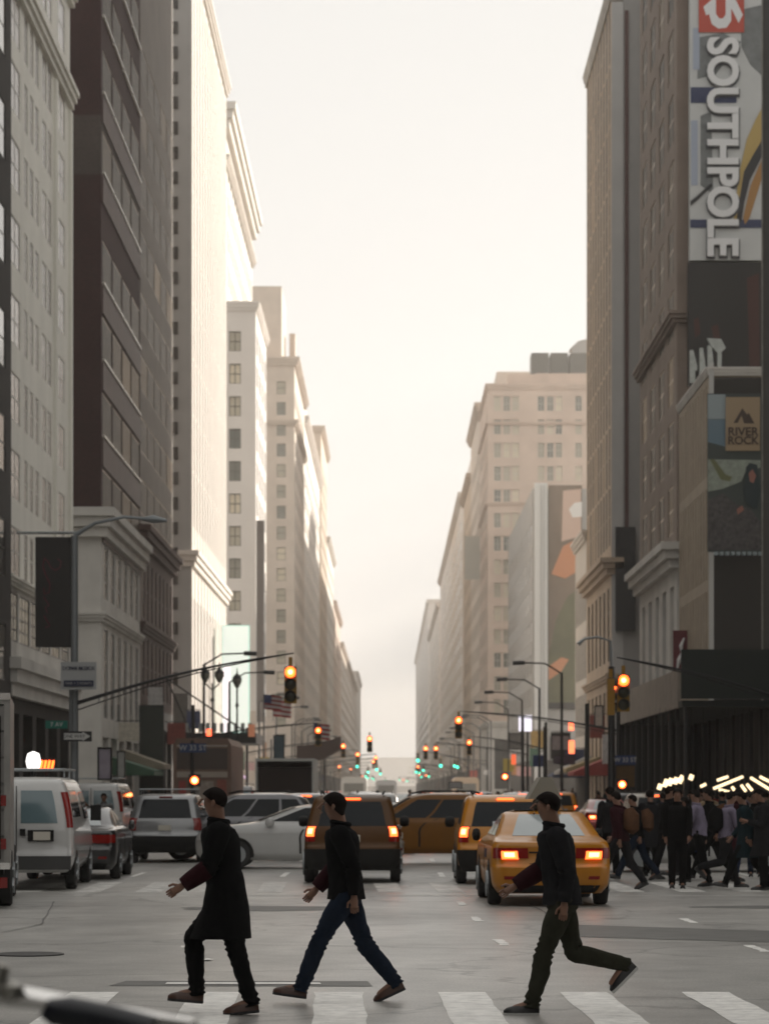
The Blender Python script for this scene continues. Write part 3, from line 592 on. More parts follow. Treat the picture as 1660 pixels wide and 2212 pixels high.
def car(kind, body_m, name='car', lit=True, sign=None, rack=False, crossing=False):
    root = empty(name, (0, 0, 0)); sh = Shape({'sedan': SEDAN, 'suv': SUV, 'van': VANR}[kind], bow={'sedan': .13, 'suv': .07, 'van': .03}[kind], fbow={'sedan': .3, 'suv': .25, 'van': .2}[kind])
    sh.body(MB()).build('body', body_m, root, smooth=True, ang=32)
    B = lambda nm, m, f, **k: (lambda mb: (f(mb), mb.build(nm, m, root, smooth=True, **k))[1])(MB())
    if kind == 'sedan':
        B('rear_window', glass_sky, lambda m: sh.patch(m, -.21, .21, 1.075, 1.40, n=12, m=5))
        B('windshield', glass_dark, lambda m: sh.patch(m, .80, 1.0, 1.09, 1.39, n=8, m=5) and sh.patch(m, -.80, -1.0, 1.09, 1.39, n=8, m=5))
        for s in (-1, 1):
            B('side_window', glass_dark, lambda m: sh.patch(m, s*.36, s*.49, 1.08, 1.38, n=6, m=4)); B('side_window', glass_dark, lambda m: sh.patch(m, s*.51, s*.655, 1.08, 1.38, n=6, m=4))
            tl = B('tail_light', lampred, lambda m: sh.patch(m, s*.115, s*.30, .74, .90, n=9, m=3, off=.012))
            mb = MB(); sh.patch(mb, s*.165, s*.245, .73, .85, n=5, m=3, off=.02); mb.build('bulb', brake if lit else lampred, tl, smooth=True)
            mb = MB(); sh.patch(mb, s*.18, s*.23, .76, .83, n=3, m=2, off=.03); mb.build('bulb', brake_core if lit else lampred, tl, smooth=True)
            B('headlight', lens_w, lambda m: sh.patch(m, s*.70, s*.82, .66, .80, n=6, m=3, off=.01))
            B('side_mirror', body_m if not sign else trimk, lambda m: m.lathe((s*1.0, 3.05, 1.06), [(.02, -.07), (.09, -.05), (.11, 0), (.09, .05), (.02, .07)], 10, axis='x'))
            B('door_seam', trimk, lambda m: sh.patch(m, s*.498, s*.502, .35, .90, n=1, m=6, off=.003))
            B('reflector', lampred, lambda m: sh.patch(m, s*.2, s*.25, .42, .47, n=4, m=1, off=.008))
        B('trunk_seam', trimk, lambda m: sh.patch(m, -.115, .115, .655, .665, n=10, m=1, off=.004))
        B('badge', chrome, lambda m: m.lathe((0, .075, .885), [(.07, -.004), (.07, .01)], 16, axis='y'))
        B('chrome_strip', trimk, lambda m: sh.patch(m, -.11, .11, .82, .845, n=8, m=1, off=.01))
        B('lower_bumper', trimk, lambda m: sh.patch(m, -.26, .26, .215, .33, n=14, m=2, off=.01))
        B('brake_light', brake if lit else lampred, lambda m: m.box(-.17, 1.02, 1.075, .17, 1.1, 1.12))
        pl = B('number_plate', platem, lambda m: m.box(-.155, .035, .68, .155, .06, .815))
        ys, w, r, pz = (1.0, 3.8), .915, .33, 1.475
    elif kind == 'suv':
        B('rear_window', glass_dark, lambda m: sh.patch(m, -.2, .2, 1.1, 1.56, n=10, m=5))
        B('windshield', glass_dark, lambda m: sh.patch(m, .80, 1.0, 1.12, 1.6, n=8, m=5) and sh.patch(m, -.80, -1.0, 1.12, 1.6, n=8, m=5))
        for s in (-1, 1):
            for a, b_ in ((.345, .42), (.43, .53), (.54, .65)): B('side_window', glass_dark, lambda m: sh.patch(m, s*a, s*b_, 1.12, 1.56, n=5, m=4))
            tl = B('tail_light', lampred, lambda m: sh.patch(m, s*.205, s*.29, .80, 1.10, n=6, m=4, off=.014))
            mb = MB(); sh.patch(mb, s*.21, s*.275, .90, 1.08, n=5, m=4, off=.022); mb.build('bulb', brake if lit else lampred, tl, smooth=True)
            mb = MB(); sh.patch(mb, s*.222, s*.26, .95, 1.04, n=3, m=2, off=.032); mb.build('bulb', brake_core if lit else lampred, tl, smooth=True)
            B('headlight', lens_w, lambda m: sh.patch(m, s*.70, s*.82, .74, .92, n=6, m=3, off=.01))
            B('side_mirror', trimk, lambda m: m.lathe((s*1.02, 3.0, 1.16), [(.02, -.1), (.1, -.08), (.12, 0), (.1, .08), (.02, .1)], 10, axis='x'))
            B('roof_rail', trimk, lambda m: m.tube([(s*.6, .7, 1.72), (s*.62, .9, 1.765), (s*.62, 2.1, 1.765), (s*.58, 2.35, 1.71)], .02, 6))
            B('door_seam', trimk, lambda m: sh.patch(m, s*.498, s*.502, .42, 1.1, n=1, m=6, off=.003))
        B('bumper', trimk, lambda m: sh.patch(m, -.3, .3, .27, .66, n=16, m=4, off=.035))
        B('brake_light', brake if lit else lampred, lambda m: m.box(-.16, .40, 1.60, .16, .46, 1.635))
        pl = B('number_plate', platem, lambda m: m.box(-.155, .01, .80, .155, .05, .93))
        ys, w, r, pz = (.9, 3.55), .915, .36, 1.71
    else:
        for s in (-1, 1):
            B('rear_window', mat('van_rear_glass', (.10, .16, .18), .12, spec=.8), lambda m: sh.patch(m, s*.02, s*.185, 1.2, 1.78, n=6, m=5))
            B('tail_light', lampred, lambda m: sh.patch(m, s*.235, s*.32, 1.12, 1.75, n=5, m=6, off=.012))
            B('side_window', glass_dark, lambda m: sh.patch(m, s*.36, s*.50, 1.3, 1.78, n=5, m=4)); B('side_window', glass_dark, lambda m: sh.patch(m, s*.56, s*.65, 1.25, 1.75, n=5, m=4))
            B('headlight', lens_w, lambda m: sh.patch(m, s*.70, s*.80, .8, .98, n=6, m=3, off=.01))
            B('side_mirror', trimk, lambda m: m.box(s*1.12-.1, 4.3, 1.2, s*1.12+.1, 4.38, 1.5))
        B('windshield', glass_dark, lambda m: sh.patch(m, .80, 1.0, 1.2, 1.8, n=8, m=5) and sh.patch(m, -.80, -1.0, 1.2, 1.8, n=8, m=5))
        B('door_seam', trimk, lambda m: m.box(-.008, .02, .62, .008, .055, 1.86))
        B('bumper', mat('van_bumper', (.05, .05, .05), .4), lambda m: m.box(-.97, -.16, .38, .97, .02, .62))
        B('door_handle', trimk, lambda m: m.box(.06, .015, .98, .16, .045, 1.1))
        B('number_plate_recess', trimk, lambda m: m.box(.2, .02, .88, .66, .05, 1.08))
        pl = B('number_plate', platem, lambda m: m.box(.3, .005, .9, .6, .03, 1.05))
        B('roof_ladder_rack', steel, lambda m: [m.tube([(-.8, y, 2.02), (-.8, y, 2.16), (.8, y, 2.16), (.8, y, 2.02)], .02, 6) for y in (.6, 1.8, 3.0)] and m.tube([(-.8, .4, 2.16), (-.8, 3.2, 2.16)], .02, 6) and m.tube([(.8, .4, 2.16), (.8, 3.2, 2.16)], .02, 6))
        ys, w, r, pz = (1.05, 4.6), .98, .37, 2.05
    arches(root, w-.0, ys, r); wheels(root, w, ys, r)
    if rack: B('roof_rack', steel, lambda m: [m.tube([(-.7, y, pz-.02), (-.7, y, pz+.1), (.7, y, pz+.1), (.7, y, pz-.02)], .018, 6) for y in (.9, 1.5, 2.1)] and 1)
    if sign:
        b_ = B('roof_light', mat('taxi_sign_housing', (.035, .03, .02), .35), lambda m: m.lathe((0, 0, 0), [(.06, -.01), (.155, .01), (.165, .05), (.165, .15), (.13, .19), (.05, .195)], 14))
        b_.scale = (1.25, .8, 1); b_.location = (.05, 2.0, pz-.01)
        B('roof_advert', mat('advert_panel', (.26, .25, .21), .45), lambda m: m.prism([(-.22, pz+.17), (.32, pz+.17), (.15, pz+.52), (-.03, pz+.52)], 'y', 1.95, 2.85))
        if sign != 'x': lettering(sign, .11, (.05, 1.865, pz+.1), root, mat('sign_glyph', (.35, .33, .25), .5), extrude=.004)
        # rate decal line on the doors
        for s in (-1, 1): B('door_decal', ink, lambda m: sh.patch(m, s*.44, s*.48, .72, .86, n=2, m=2, off=.004))
    return root, pl
def place(root, X, Y, rz=0): root.location = (X, Y, 0); root.rotation_euler = (0, 0, R(rz)); return root
def ident(root, name, label, cat, group=None): root.name = name; return tag(root, label, cat, group)
GT = 'yellow taxis on the avenue'
tx, pl = car('sedan', yellow, sign='4T07'); lettering('2L03', .115, (0, .022, .747), tx, ink, extrude=.004)
ident(place(tx, 2.49, 41.55, 1.2), 'taxi', 'yellow taxi sedan, nearest cab, with lit brake lights and a dark roof light', 'taxi', GT)
ts, pl = car('suv', yellow, sign=None)
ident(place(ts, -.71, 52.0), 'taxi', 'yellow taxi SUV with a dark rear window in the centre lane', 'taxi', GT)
t3 = copy_tree(ts); ident(place(t3, 2.2, 51.2, -.5), 'taxi', 'yellow taxi SUV half hidden behind the nearest taxi sedan, white card in rear window', 'taxi', GT)
mb = MB(); mb.box(-.25, .10, 1.02, .1, .13, 1.2); mb.build('card', mat('white_card', (.7, .72, .75), .5), t3)
recolor(ts, mat('shaded_taxi_paint', (.075, .029, .002), rough=.4, spec=.3, noise=.1, scale=3)); t4 = copy_tree(ts)  # taxi yellow darkened to carry shadow and the walker passing in front
for ch in t4.children:
    if ch.name.split('.')[0] in ('tail_light',):
        for c2 in ch.children: c2.material_slots[0].link = 'OBJECT'; c2.material_slots[0].material = lampred
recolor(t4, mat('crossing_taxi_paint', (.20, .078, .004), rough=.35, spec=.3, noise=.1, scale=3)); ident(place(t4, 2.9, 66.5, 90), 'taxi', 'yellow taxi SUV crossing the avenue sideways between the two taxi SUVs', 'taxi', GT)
wv, pl = car('van', p_white, lit=False); ident(place(wv, -6.60, 48.2, 2.4), 'van', 'white work van with tall rear windows and a roof rack at the left', 'van')
vanproto = wv
bk = car('sedan', p_black, lit=False)[0]; ident(place(bk, -6.33, 53.9, 1), 'car', 'black parked car poking out beyond the right side of the white van', 'car', 'cars on the avenue')
sv = car('suv', p_silver, lit=False, rack=True)[0]; ident(place(sv, -5.5, 66.7, 0), 'car', 'silver SUV with a roof rack seen from behind at the left', 'car', 'cars on the avenue')
ws = car('sedan', p_white, lit=False, name='car')[0]; ident(place(ws, .35, 62.6, 90), 'car', 'white sedan crossing sideways behind the centre taxi SUV', 'car', 'cars on the avenue')
mw = copy_tree(ws); ident(place(mw, 9.3, 60.0, 90), 'car', 'white sedan crossing sideways behind the right-hand crowd', 'car', 'cars on the avenue')
mg = car('suv', p_grey, lit=False)[0]; ident(place(mg, -1.75, 70.2, 90), 'car', 'grey SUV crossing sideways just behind the white sedan on the left', 'car', 'cars on the avenue')
# box truck: open black cargo door
def box_truck(bm, door, name, w=2.5, L=6.5, zb=.95, zt=3.15):
    root = empty(name, (0, 0, 0)); h = w/2
    mb = MB(); t = .09
    mb.box(-h, 0, zb, -h+t, L, zt).box(h-t, 0, zb, h, L, zt).box(-h+t, 0, zt-t*1.4, h-t, L, zt-.002).box(-h+t, 0, zb, h-t, L, zb+t).box(-h+t, L-t, zb+t, h-t, L-.002, zt-t*1.4)
    mb.build('cargo_box', bm, root)
    mb = MB()
    if door:
        for i in range(6): mb.box(-h+t, .06, zb+t+i*(zt-zb-2.4*t)/6, h-t, .1, zb+t+(i+.94)*(zt-zb-2.4*t)/6)
        mb.build('roller_door', door, root)
    else:
        mb.box(-h+t+.01, .5, zb+t, h-t-.01, L-t-.01, zt-.35); mb.build('cargo', mat('dark_cargo', (.03, .018, .015), .8), root)
    mb = MB(); mb.box(-h+.1, .0, zb-.1, h-.1, L+.3, zb-.005).box(-h+.15, -.12, .5, h-.15, -.02, .66).box(-.55, -.02, .6, -.45, .1, zb-.1).box(.45, -.02, .6, .55, .1, zb-.1); mb.build('chassis', trimk, root)
    cab = [(L+.1, .5), (L+2.1, .5), (L+2.15, 1.2), (L+1.75, 1.45), (L+1.35, 2.35), (L+.1, 2.45)]
    mb = MB(); mb.prism(cab, 'x', -1.05, 1.05); mb.build('cab', bm, root)
    mb = MB(); mb.prism([(L+1.70, 1.5), (L+1.74, 1.53), (L+1.40, 2.3), (L+1.36, 2.27)], 'x', -.95, .95); mb.build('windshield', glass_dark, root)
    for s in (-1, 1):
        mb = MB(); mb.box(s*(h-.12)-.08, -.03, zb-.3, s*(h-.12)+.08, 0.0, zb-.14); mb.build('tail_light', lampred, root)
    wheels(root, h-.05, (1.3, L+1.2), .44, .3)
    return root
bt = box_truck(mat('truck_white', (.6, .6, .57), .5, noise=.1, scale=1), None, 'truck'); ident(place(bt, -4.45, 116), 'truck', 'white box truck with its dark cargo box standing open in the left lanes', 'truck')
st = box_truck(mat('truck_silver', (.34, .33, .31), .35, metal=.5, noise=.25, scale=1.5), mat('ribbed_steel', (.26, .25, .24), .35, metal=.6), 'truck', w=2.4, L=3.9, zb=.62, zt=3.2)
ident(place(st, -6.86, 40.6, 7), 'truck', 'silver box truck cut off by the left edge in front of the white van', 'truck')
for z, mm in ((1.55, lampred), (.9, lampred)):
    mb = MB(); mb.box(1.02, -.03, z, 1.14, -.002, z+.16); mb.build('marker_light', mm, st)
mb = MB(); mb.box(-1.2, -.03, 3.14, 1.2, 0, 3.24); mb.build('edge_trim', chrome, st)
mb = MB(); mb.box(-1.2, -.06, .6, 1.2, 0, .7); mb.build('sill_trim', chrome, st)
mb = MB(); mb.box(.98, -.05, .75, 1.06, -.004, 2.9); mb.build('door_post', trimk, st)
# double deck bus
db = empty('bus', (0, 0, 0)); mb = MB(); mb.prism([(-1.25, .35), (1.25, .35), (1.25, 3.75), (1.1, 4.05), (-1.1, 4.05), (-1.25, 3.75)], 'y', 0, 10); mb.build('body', mat('bus_brown', (.20, .12, .09), .45, noise=.3, scale=1.3), db)
mb = MB(); mb.box(-1.1, -.02, 2.7, 1.1, -.001, 3.6); mb.build('rear_window', mat('bus_glass', (.10, .08, .07), .15), db)
mb = MB(); mb.box(-1.1, -.025, 2.35, 1.1, -.001, 2.6).box(-1.1, -.025, 3.68, 1.1, -.001, 3.76); mb.build('stripe', mat('bus_stripe', (.42, .36, .3), .5), db)
for x0, x1, z0, z1, c in ((-1.0, -.7, 1.3, 2.2, (.35, .06, .05)), (-.5, .5, 1.3, 2.2, (.36, .3, .25)), (.65, 1.05, 1.2, 2.25, (.3, .09, .06))):
    mb = MB(); mb.box(x0, -.03, z0, x1, -.001, z1); mb.build('advert_panel', mat('bus_ad_%d' % (x0*100), c, .5, noise=.4, scale=6), db)
for s in (-1, 1): mb = MB(); mb.box(s*1.1-.08, -.03, .8, s*1.1+.08, -.001, 1.1); mb.build('tail_light', brake, db)
wheels(db, 1.2, (2, 8), .5, .3)
ident(place(db, -8.1, 118, 0), 'bus', 'brown double-deck bus with advert panels left of the open box truck', 'bus')
def bus_rear(label, X, Y, c, h=3.0, wdt=2.5, lit=True, nm='bus', cat='bus'):
    b_ = empty(nm, (X, Y, 0), 0, label, cat); hw = wdt/2
    m_ = mat(nm+'_paint_%d' % (Y), c, .4, noise=.1, scale=.8)
    mb = MB(); mb.prism([(-hw, .35), (hw, .35), (hw, h-.35), (hw-.12, h-.08), (hw-.35, h), (-hw+.35, h), (-hw+.12, h-.08), (-hw, h-.35)], 'y', 0, 9); mb.build('body', m_, b_)
    mb = MB(); mb.box(-hw+.3, -.03, h*.52, hw-.3, -.001, h*.8); mb.build('rear_window', mat('far_glass', (.2, .2, .19), .2), b_)
    for s in (-1, 1): mb = MB(); mb.box(s*(hw-.2)-.1, -.04, .9, s*(hw-.2)+.1, -.001, 1.2); mb.build('tail_light', brake if lit else lampred, b_)
    mb = MB(); mb.box(-hw+.1, -.08, .35, hw-.1, -.001, .62); mb.build('bumper', trimk, b_); wheels(b_, hw-.05, (2, 7.4), .48, .3); return b_
bus_rear('beige bus far down the right-hand lanes beneath the green signal', 7.6, 268, (.55, .43, .32), 3.1)
bus_rear('pale grey truck in the haze left of centre, past the cabs', -3.4, 262, (.55, .54, .52), 3.1, nm='truck', cat='truck')
bus_rear('second pale truck close to the right of the pale grey truck', -.35, 320, (.5, .5, .5), 3.0, nm='truck', cat='truck', lit=False)
# queue of traffic ahead
tf = copy_tree(tx)
protos = {'s': (bk, sv)}
sed = car('sedan', p_silver, lit=True)[0]; suvp = car('suv', p_black, lit=True)[0]
QUEUE = [('taxi', 'sedan', 'yellow taxi sedan with a pale roof sign ahead of the half hidden taxi SUV', yellow, 4.05, 74), 
 ('car', 'sedan', 'silver sedan with lit brake lights left of the sideways taxi', p_silver, -.2, 76.5), ('car', 'suv', 'black SUV in the lane behind the white sedan', p_black, -2.45, 80),
 ('car', 'sedan', 'tan sedan in the third lane just past the sideways taxi', p_tan, 1.75, 79), ('car', 'suv', 'white SUV with sky glinting in its rear window ahead of the silver sedan', p_white, -.5, 92),
 ('taxi', 'suv', 'yellow taxi SUV queueing right of centre past the tan sedan', yellow, 2.0, 93), ('car', 'sedan', 'grey sedan queueing in the right lane past the taxi with the roof sign', p_grey, 5.0, 88),
 ('car', 'suv', 'champagne SUV beside the right kerb past the crowd', p_tan, 8.3, 84), ('car', 'sedan', 'navy car in the left lane in front of the double-deck bus', p_blue, -6.9, 96),
 ('car', 'suv', 'white SUV in the left lane in front of the box truck', p_white, -4.3, 98), ('car', 'sedan', 'black sedan just past the white glinting SUV', p_black, -.9, 108),
 ('taxi', 'sedan', 'yellow taxi sedan in the middle of the queue, fourth cab deep', yellow, 1.4, 112), ('car', 'suv', 'silver SUV in the right lane past the grey sedan', p_silver, 5.1, 104),
 ('car', 'sedan', 'red car beside the right kerb past the champagne SUV', p_red, 8.2, 101), ('car', 'sedan', 'white sedan right of the yellow taxi deep in the queue', p_white, 4.3, 125),
 ('car', 'suv', 'black SUV deep in the queue left of the centre line', p_black, -1.2, 128), ('taxi', 'suv', 'yellow taxi SUV deep in the queue in the right lane', yellow, 7.6, 122),
 ('car', 'sedan', 'silver sedan deep in the queue at the centre of the road', p_silver, 1.5, 133), ('car', 'suv', 'grey SUV under the second right-hand signal', p_grey, 4.9, 148),
 ('car', 'sedan', 'white car under the second left-hand signal', p_white, -1.8, 150), ('taxi', 'sedan', 'yellow taxi sedan in the haze between the second signals', yellow, 1.7, 156),
 ('car', 'suv', 'silver SUV in the haze beside the right kerb', p_silver, 8.0, 150), ('car', 'sedan', 'black car in the haze left lane past the box truck', p_black, -4.6, 146),
 ('car', 'suv', 'white SUV in the haze left of centre in front of the pale grey truck', p_white, -1.7, 178), ('car', 'sedan', 'tan car in the haze right of centre', p_tan, 2.2, 182), ('car', 'sedan', 'grey car in the haze right lane', p_grey, 5.3, 190),
 ('car', 'suv', 'black SUV in the haze in front of the beige bus', p_black, 7.4, 215), ('car', 'sedan', 'silver car farthest back at the centre of the road', p_silver, 1.2, 225)]
first = {'sedan': sed, 'suv': suvp}; used = set()
for nm, kd, lab, pm, X, Y in QUEUE:
    if lab.startswith('yellow taxi sedan with a pale'): o = tf
    elif kd not in used: o = first[kd]; used.add(kd)
    else: o = copy_tree(first[kd])
    o.location = (X, Y, 0); o.rotation_euler = (0, 0, R(random.uniform(-1.5, 1.5)))
    if o is not tf: recolor(o, pm)
    ident(o, nm, lab, 'taxi' if nm == 'taxi' else 'car', GT if nm == 'taxi' else 'cars on the avenue')
o = copy_tree(vanproto); ident(place(o, -9.2, 84, 0), 'van', 'white van parked by the left kerb past the silver SUV', 'van')
o = copy_tree(vanproto); recolor(o, p_silver); ident(place(o, -8.2, 146, 0), 'van', 'silver van by the left kerb past the double-deck bus', 'van')

for i in range(26):
    kd = random.choice(('sedan', 'suv')); o = copy_tree(first[kd]); recolor(o, random.choice((p_white, p_silver, yellow, p_black, p_grey, p_white))); ln = random.choice((-6.8, -3.8, -.6, 2.2, 5.3, 8.0))
    o.location = (ln+random.uniform(-.3, .3), 235+i*14+random.uniform(-4, 4), 0); ident(o, 'car', 'blurred car in the hazy far end of the queue, deep in the avenue', 'car', 'far queue of cars in the haze')

for i, (sx_, Y, kd, pm, lab) in enumerate(((1, 112, 'suv', p_black, 'black SUV parked at the right kerb just past the red car'), (1, 160, 'suv', p_white, 'white SUV parked at the right kerb beside the silver SUV in the haze'), (1, 176, 'sedan', p_grey, 'grey sedan parked at the right kerb past the parked white SUV'), (-1, 108, 'sedan', p_grey, 'grey sedan parked at the left kerb in front of the double-deck bus'), (-1, 158, 'sedan', p_tan, 'tan sedan parked at the left kerb past the silver van'), (-1, 170, 'suv', p_black, 'black SUV parked at the left kerb before the canopy'), (1, 212, 'suv', p_grey, 'grey SUV parked at the right kerb far back before the mural'), (-1, 210, 'sedan', p_white, 'white sedan parked at the left kerb past the canopy'))):
    o = copy_tree(first[kd]); recolor(o, pm); ident(place(o, sx_*10.15, Y, 0), 'car', lab, 'car', 'cars parked along the kerbs')
# ------------------------------------------------------------------ flat shapes laid on a real plane facing the camera
def gfx(mb, pts, D, k=0, mi=0, th=.012):      # outline in photo units, on the plane y = D; k = layer
    y = D-.002-k*.014; w = [at(u, v, D) for u, v in pts]
    mb.prism([(p.x, p.z) for p in w], 'y', y-th, y, mi); return mb
def gpart(name, D, k, shapes, m, root):
    mb = MB()
    for s_ in shapes: gfx(mb, s_, D, k)
    return mb.build(name, m, root, world=True)
def rect(u0, v0, u1, v1): return [(u0, v1), (u1, v1), (u1, v0), (u0, v0)]
RV = Matrix.Rotation(R(90), 4, 'Y') @ Matrix.Rotation(R(90), 4, 'X')
# tall clothing billboard, lettering running downwards
D = 140.95
sp_ = empty('billboard', at(1567, 560, D), 0, 'tall white billboard reading SOUTHPOLE downwards beneath a red logo square', 'billboard')
mb = MB(); p0, p1 = at(1489, 562, D), at(1648, -160, D); mb.box(p0.x, D, p0.z, p1.x, D+.6, p1.z); mb.build('panel', mat('bb_white', (.50, .51, .50), .55, noise=.06, scale=1), sp_, world=True)
m_gr = mat('bb_grey', (.16, .17, .17), .6, noise=.3, scale=2); m_nv = mat('bb_navy', (.025, .035, .09), .6); m_lb = mat('bb_pale_blue', (.32, .36, .44), .6); m_gold = mat('bb_gold', (.42, .30, .10), .6); m_blk = mat('bb_black', (.02, .02, .022), .6); m_or = mat('bb_orange', (.33, .17, .05), .6)
m_red = mat('bb_red', (.42, .06, .035), .55); m_lt = mat('bb_letters', (.66, .66, .66), .45)
gpart('picture_grey', D, 0, [[(1508, 80), (1560, 70), (1600, 90), (1545, 160), (1505, 170)], [(1600, 20), (1645, 10), (1647, 165), (1620, 140), (1600, 100)], [(1512, 250), (1535, 240), (1540, 420), (1512, 400)]], m_gr, sp_)
gpart('navy_band', D, 1, [rect(1491, 188, 1590, 222), rect(1490, 474, 1646, 492)], m_nv, sp_)
gpart('pale_blue_edge', D, 1, [rect(1496, 60, 1510, 150), rect(1492, 260, 1506, 400)], m_lb, sp_)
gpart('gold_stripe', D, 2, [[(1646, 230), (1646, 300), (1620, 350), (1604, 420), (1592, 485), (1584, 470), (1594, 380), (1612, 300), (1630, 260)]], m_gold, sp_)
gpart('orange_stripe', D, 2, [[(1646, 340), (1646, 380), (1618, 470), (1608, 485), (1604, 470), (1620, 400)]], m_or, sp_)
gpart('black_stripe', D, 3, [[(1646, 300), (1646, 335), (1618, 390), (1606, 440), (1600, 480), (1588, 486), (1596, 430), (1606, 370), (1628, 330)], [(1490, 435), (1502, 425), (1535, 395), (1538, 402), (1505, 432), (1491, 445)]], m_blk, sp_)
gpart('logo_square', D, 4, [rect(1508, -70, 1606, 70)], m_red, sp_)
gpart('logo_mark', D, 5, [[(1518, 15), (1545, -8), (1545, 30), (1552, 40), (1560, 40), (1566, 32), (1566, -20), (1578, -20), (1603, 32), (1594, 50), (1578, 18), (1578, 45), (1568, 60), (1550, 62), (1536, 52), (1530, 30), (1524, 34)]], m_lt, sp_)
def vert_text(txt, u, v, D, size, root, m, ext=.1, off=.03, sx=1.0, yo=.14):
    me = text_mesh(txt, size, extrude=ext, offset=off); me.transform(RV); me.materials.clear(); me.materials.append(m)
    o = bpy.data.objects.new('lettering', me); C.objects.link(o); o.parent = root; p = at(u, v, D); p.y -= yo; o.location = p-root.location; o.scale = (1, 1, sx); return o
vert_text('SOUTHPOLE', 1556, 318, D, 2.16, sp_, m_lt, sx=.93, off=.07); vert_text('SOUTHPOLE', 1557, 321, D, 2.16, sp_, mat('letter_outline', (.07, .075, .085), .6), sx=.93, off=.13, ext=.03, yo=.04)  # larger dark copy behind the letters forms their outline
# near-black panel for the dark recess below, and rooftop letters
dp = empty('dark_panel', at(1563, 830, D), 0, 'near-black panel directly under the tall SOUTHPOLE board', 'billboard')
mb = MB(); p0, p1 = at(1486, 832, D), at(1645, 566, D); mb.box(p0.x, D, p0.z, p1.x, D+.5, p1.z); mb.build('panel', mat('near_black', (.012, .011, .010), .5), dp, world=True)
gpart('dim_shape', D, 0, [[(1497, 690), (1508, 685), (1512, 720), (1500, 730)], [(1535, 705), (1550, 700), (1556, 740), (1540, 730)], [(1612, 600), (1638, 590), (1640, 810), (1618, 800)]], mat('dim_red', (.05, .014, .01), .6), dp)
D2 = 139.4
rl = empty('rooftop_letters', at(1525, 830, D2), 0, 'group of worn white block letters standing on the low roof before the dark panel', 'sign')
m_wl = mat('worn_white', (.42, .45, .43), .6, noise=.25, scale=4)
for sh_ in ([(1489, 828), (1489, 757), (1496, 757), (1504, 790), (1504, 800), (1500, 800), (1500, 828)], [(1510, 832), (1510, 752), (1517, 752), (1522, 790), (1522, 832)], [(1527, 820), (1527, 746), (1536, 750), (1540, 790), (1540, 820)], [(1548, 822), (1548, 762), (1534, 748), (1526, 731), (1556, 733), (1566, 752), (1557, 760), (1557, 822)]):
    mb = MB(); w = [at(u, v, D2) for u, v in sh_]; mb.prism([(p.x, p.z) for p in w], 'y', D2-.15, D2+.15); mb.build('letter', m_wl, rl, world=True)
mb = MB(); p0, p1 = at(1487, 835, D2), at(1640, 826, D2); mb.box(p0.x, D2-.1, p0.z, p1.x, D2+.1, p1.z); mb.build('frame', black, rl, world=True)
hv = empty('roof_unit', at(1600, 826, 139), 0, 'grey rooftop air unit with a dark fan opening beside the white block letters', 'air unit')
mb = MB(); p0, p1 = at(1562, 826, 139), at(1622, 796, 139); mb.box(p0.x, 138.4, p0.z, p1.x, 139.2, p1.z); mb.build('housing', grey_p, hv, world=True)
mb = MB(); p0, p1 = at(1583, 822, 138.4), at(1600, 802, 138.4); mb.box(p0.x, 138.32, p0.z, p1.x, 138.398, p1.z); mb.build('fan_opening', black, hv, world=True)
# mountain-logo billboard
D = 127.85
for o in [x for x in bpy.data.objects if x.get('label', '').startswith('low buff ribbed')]:
    mb = MB(); mb.box(15.25, 127.9, 0, 27, 127.99, 21.2); mb.build('party_wall', mat('dark_wall', (.02, .018, .016), .8), o, world=True)  # plain near-black slab over the camera-facing front
    mb = MB(); mb.box(15.02, 127.88, 5, 15.24, 127.995, 21.9); mb.build('corner_trim', mat('pale_trim', (.5, .5, .48), .6), o, world=True)
rr = empty('billboard', at(1583, 1190, D), 0, 'landscape billboard with a tan mountain-logo plaque reading RIVER ROCK', 'billboard')
mb = MB(); p0, p1 = at(1527, 1192, D), at(1643, 850, D); mb.box(p0.x, D-.02, p0.z, p1.x, D+.04, p1.z); mb.build('panel', mat('rr_bg', (.04, .055, .05), .6), rr, world=True); D -= .03
gpart('sky_area', D, 0, [rect(1528, 852, 1566, 905)], mat('rr_sky', (.30, .36, .38), .6), rr); gpart('hill_area', D, 0, [[(1528, 955), (1566, 965), (1566, 906), (1528, 906)]], mat('rr_blue', (.12, .19, .24), .6), rr)
gpart('river_area', D, 0, [[(1528, 1062), (1560, 1056), (1600, 1040), (1610, 1018), (1642, 1010), (1642, 994), (1528, 992)]], mat('rr_water', (.27, .31, .26), .6, noise=.3, scale=3), rr)
gpart('grass_area', D, 1, [[(1532, 992), (1542, 992), (1566, 1025), (1580, 1030), (1575, 1040), (1556, 1036)]], mat('rr_green', (.13, .14, .06), .6), rr)
gpart('rock_area', D, 1, [[(1528, 1188), (1642, 1188), (1642, 1130), (1620, 1100), (1590, 1090), (1560, 1066), (1528, 1080)]], mat('rr_rocks', (.075, .07, .07), .7, noise=.75, scale=5), rr)
gpart('figure', D, 2, [[(1610, 1010), (1618, 1000), (1634, 1004), (1638, 1030), (1642, 1060), (1634, 1100), (1612, 1090), (1604, 1060), (1608, 1040)]], mat('rr_coat', (.015, .03, .035), .7), rr)
gpart('figure_skin', D, 3, [[(1616, 1022), (1624, 1014), (1632, 1028), (1626, 1044), (1618, 1040)], [(1590, 1100), (1602, 1092), (1606, 1102), (1592, 1112)]], mat('rr_skin', (.30, .13, .10), .7), rr)
gpart('plaque', D, 4, [rect(1566, 858, 1640, 974)], mat('rr_tan', (.33, .245, .15), .6), rr)
gpart('mountain_logo', D, 5, [[(1583, 914), (1602, 882), (1612, 896), (1616, 892), (1628, 915), (1606, 915), (1600, 898), (1592, 914)]], mat('rr_ink', (.05, .03, .02), .7), rr)
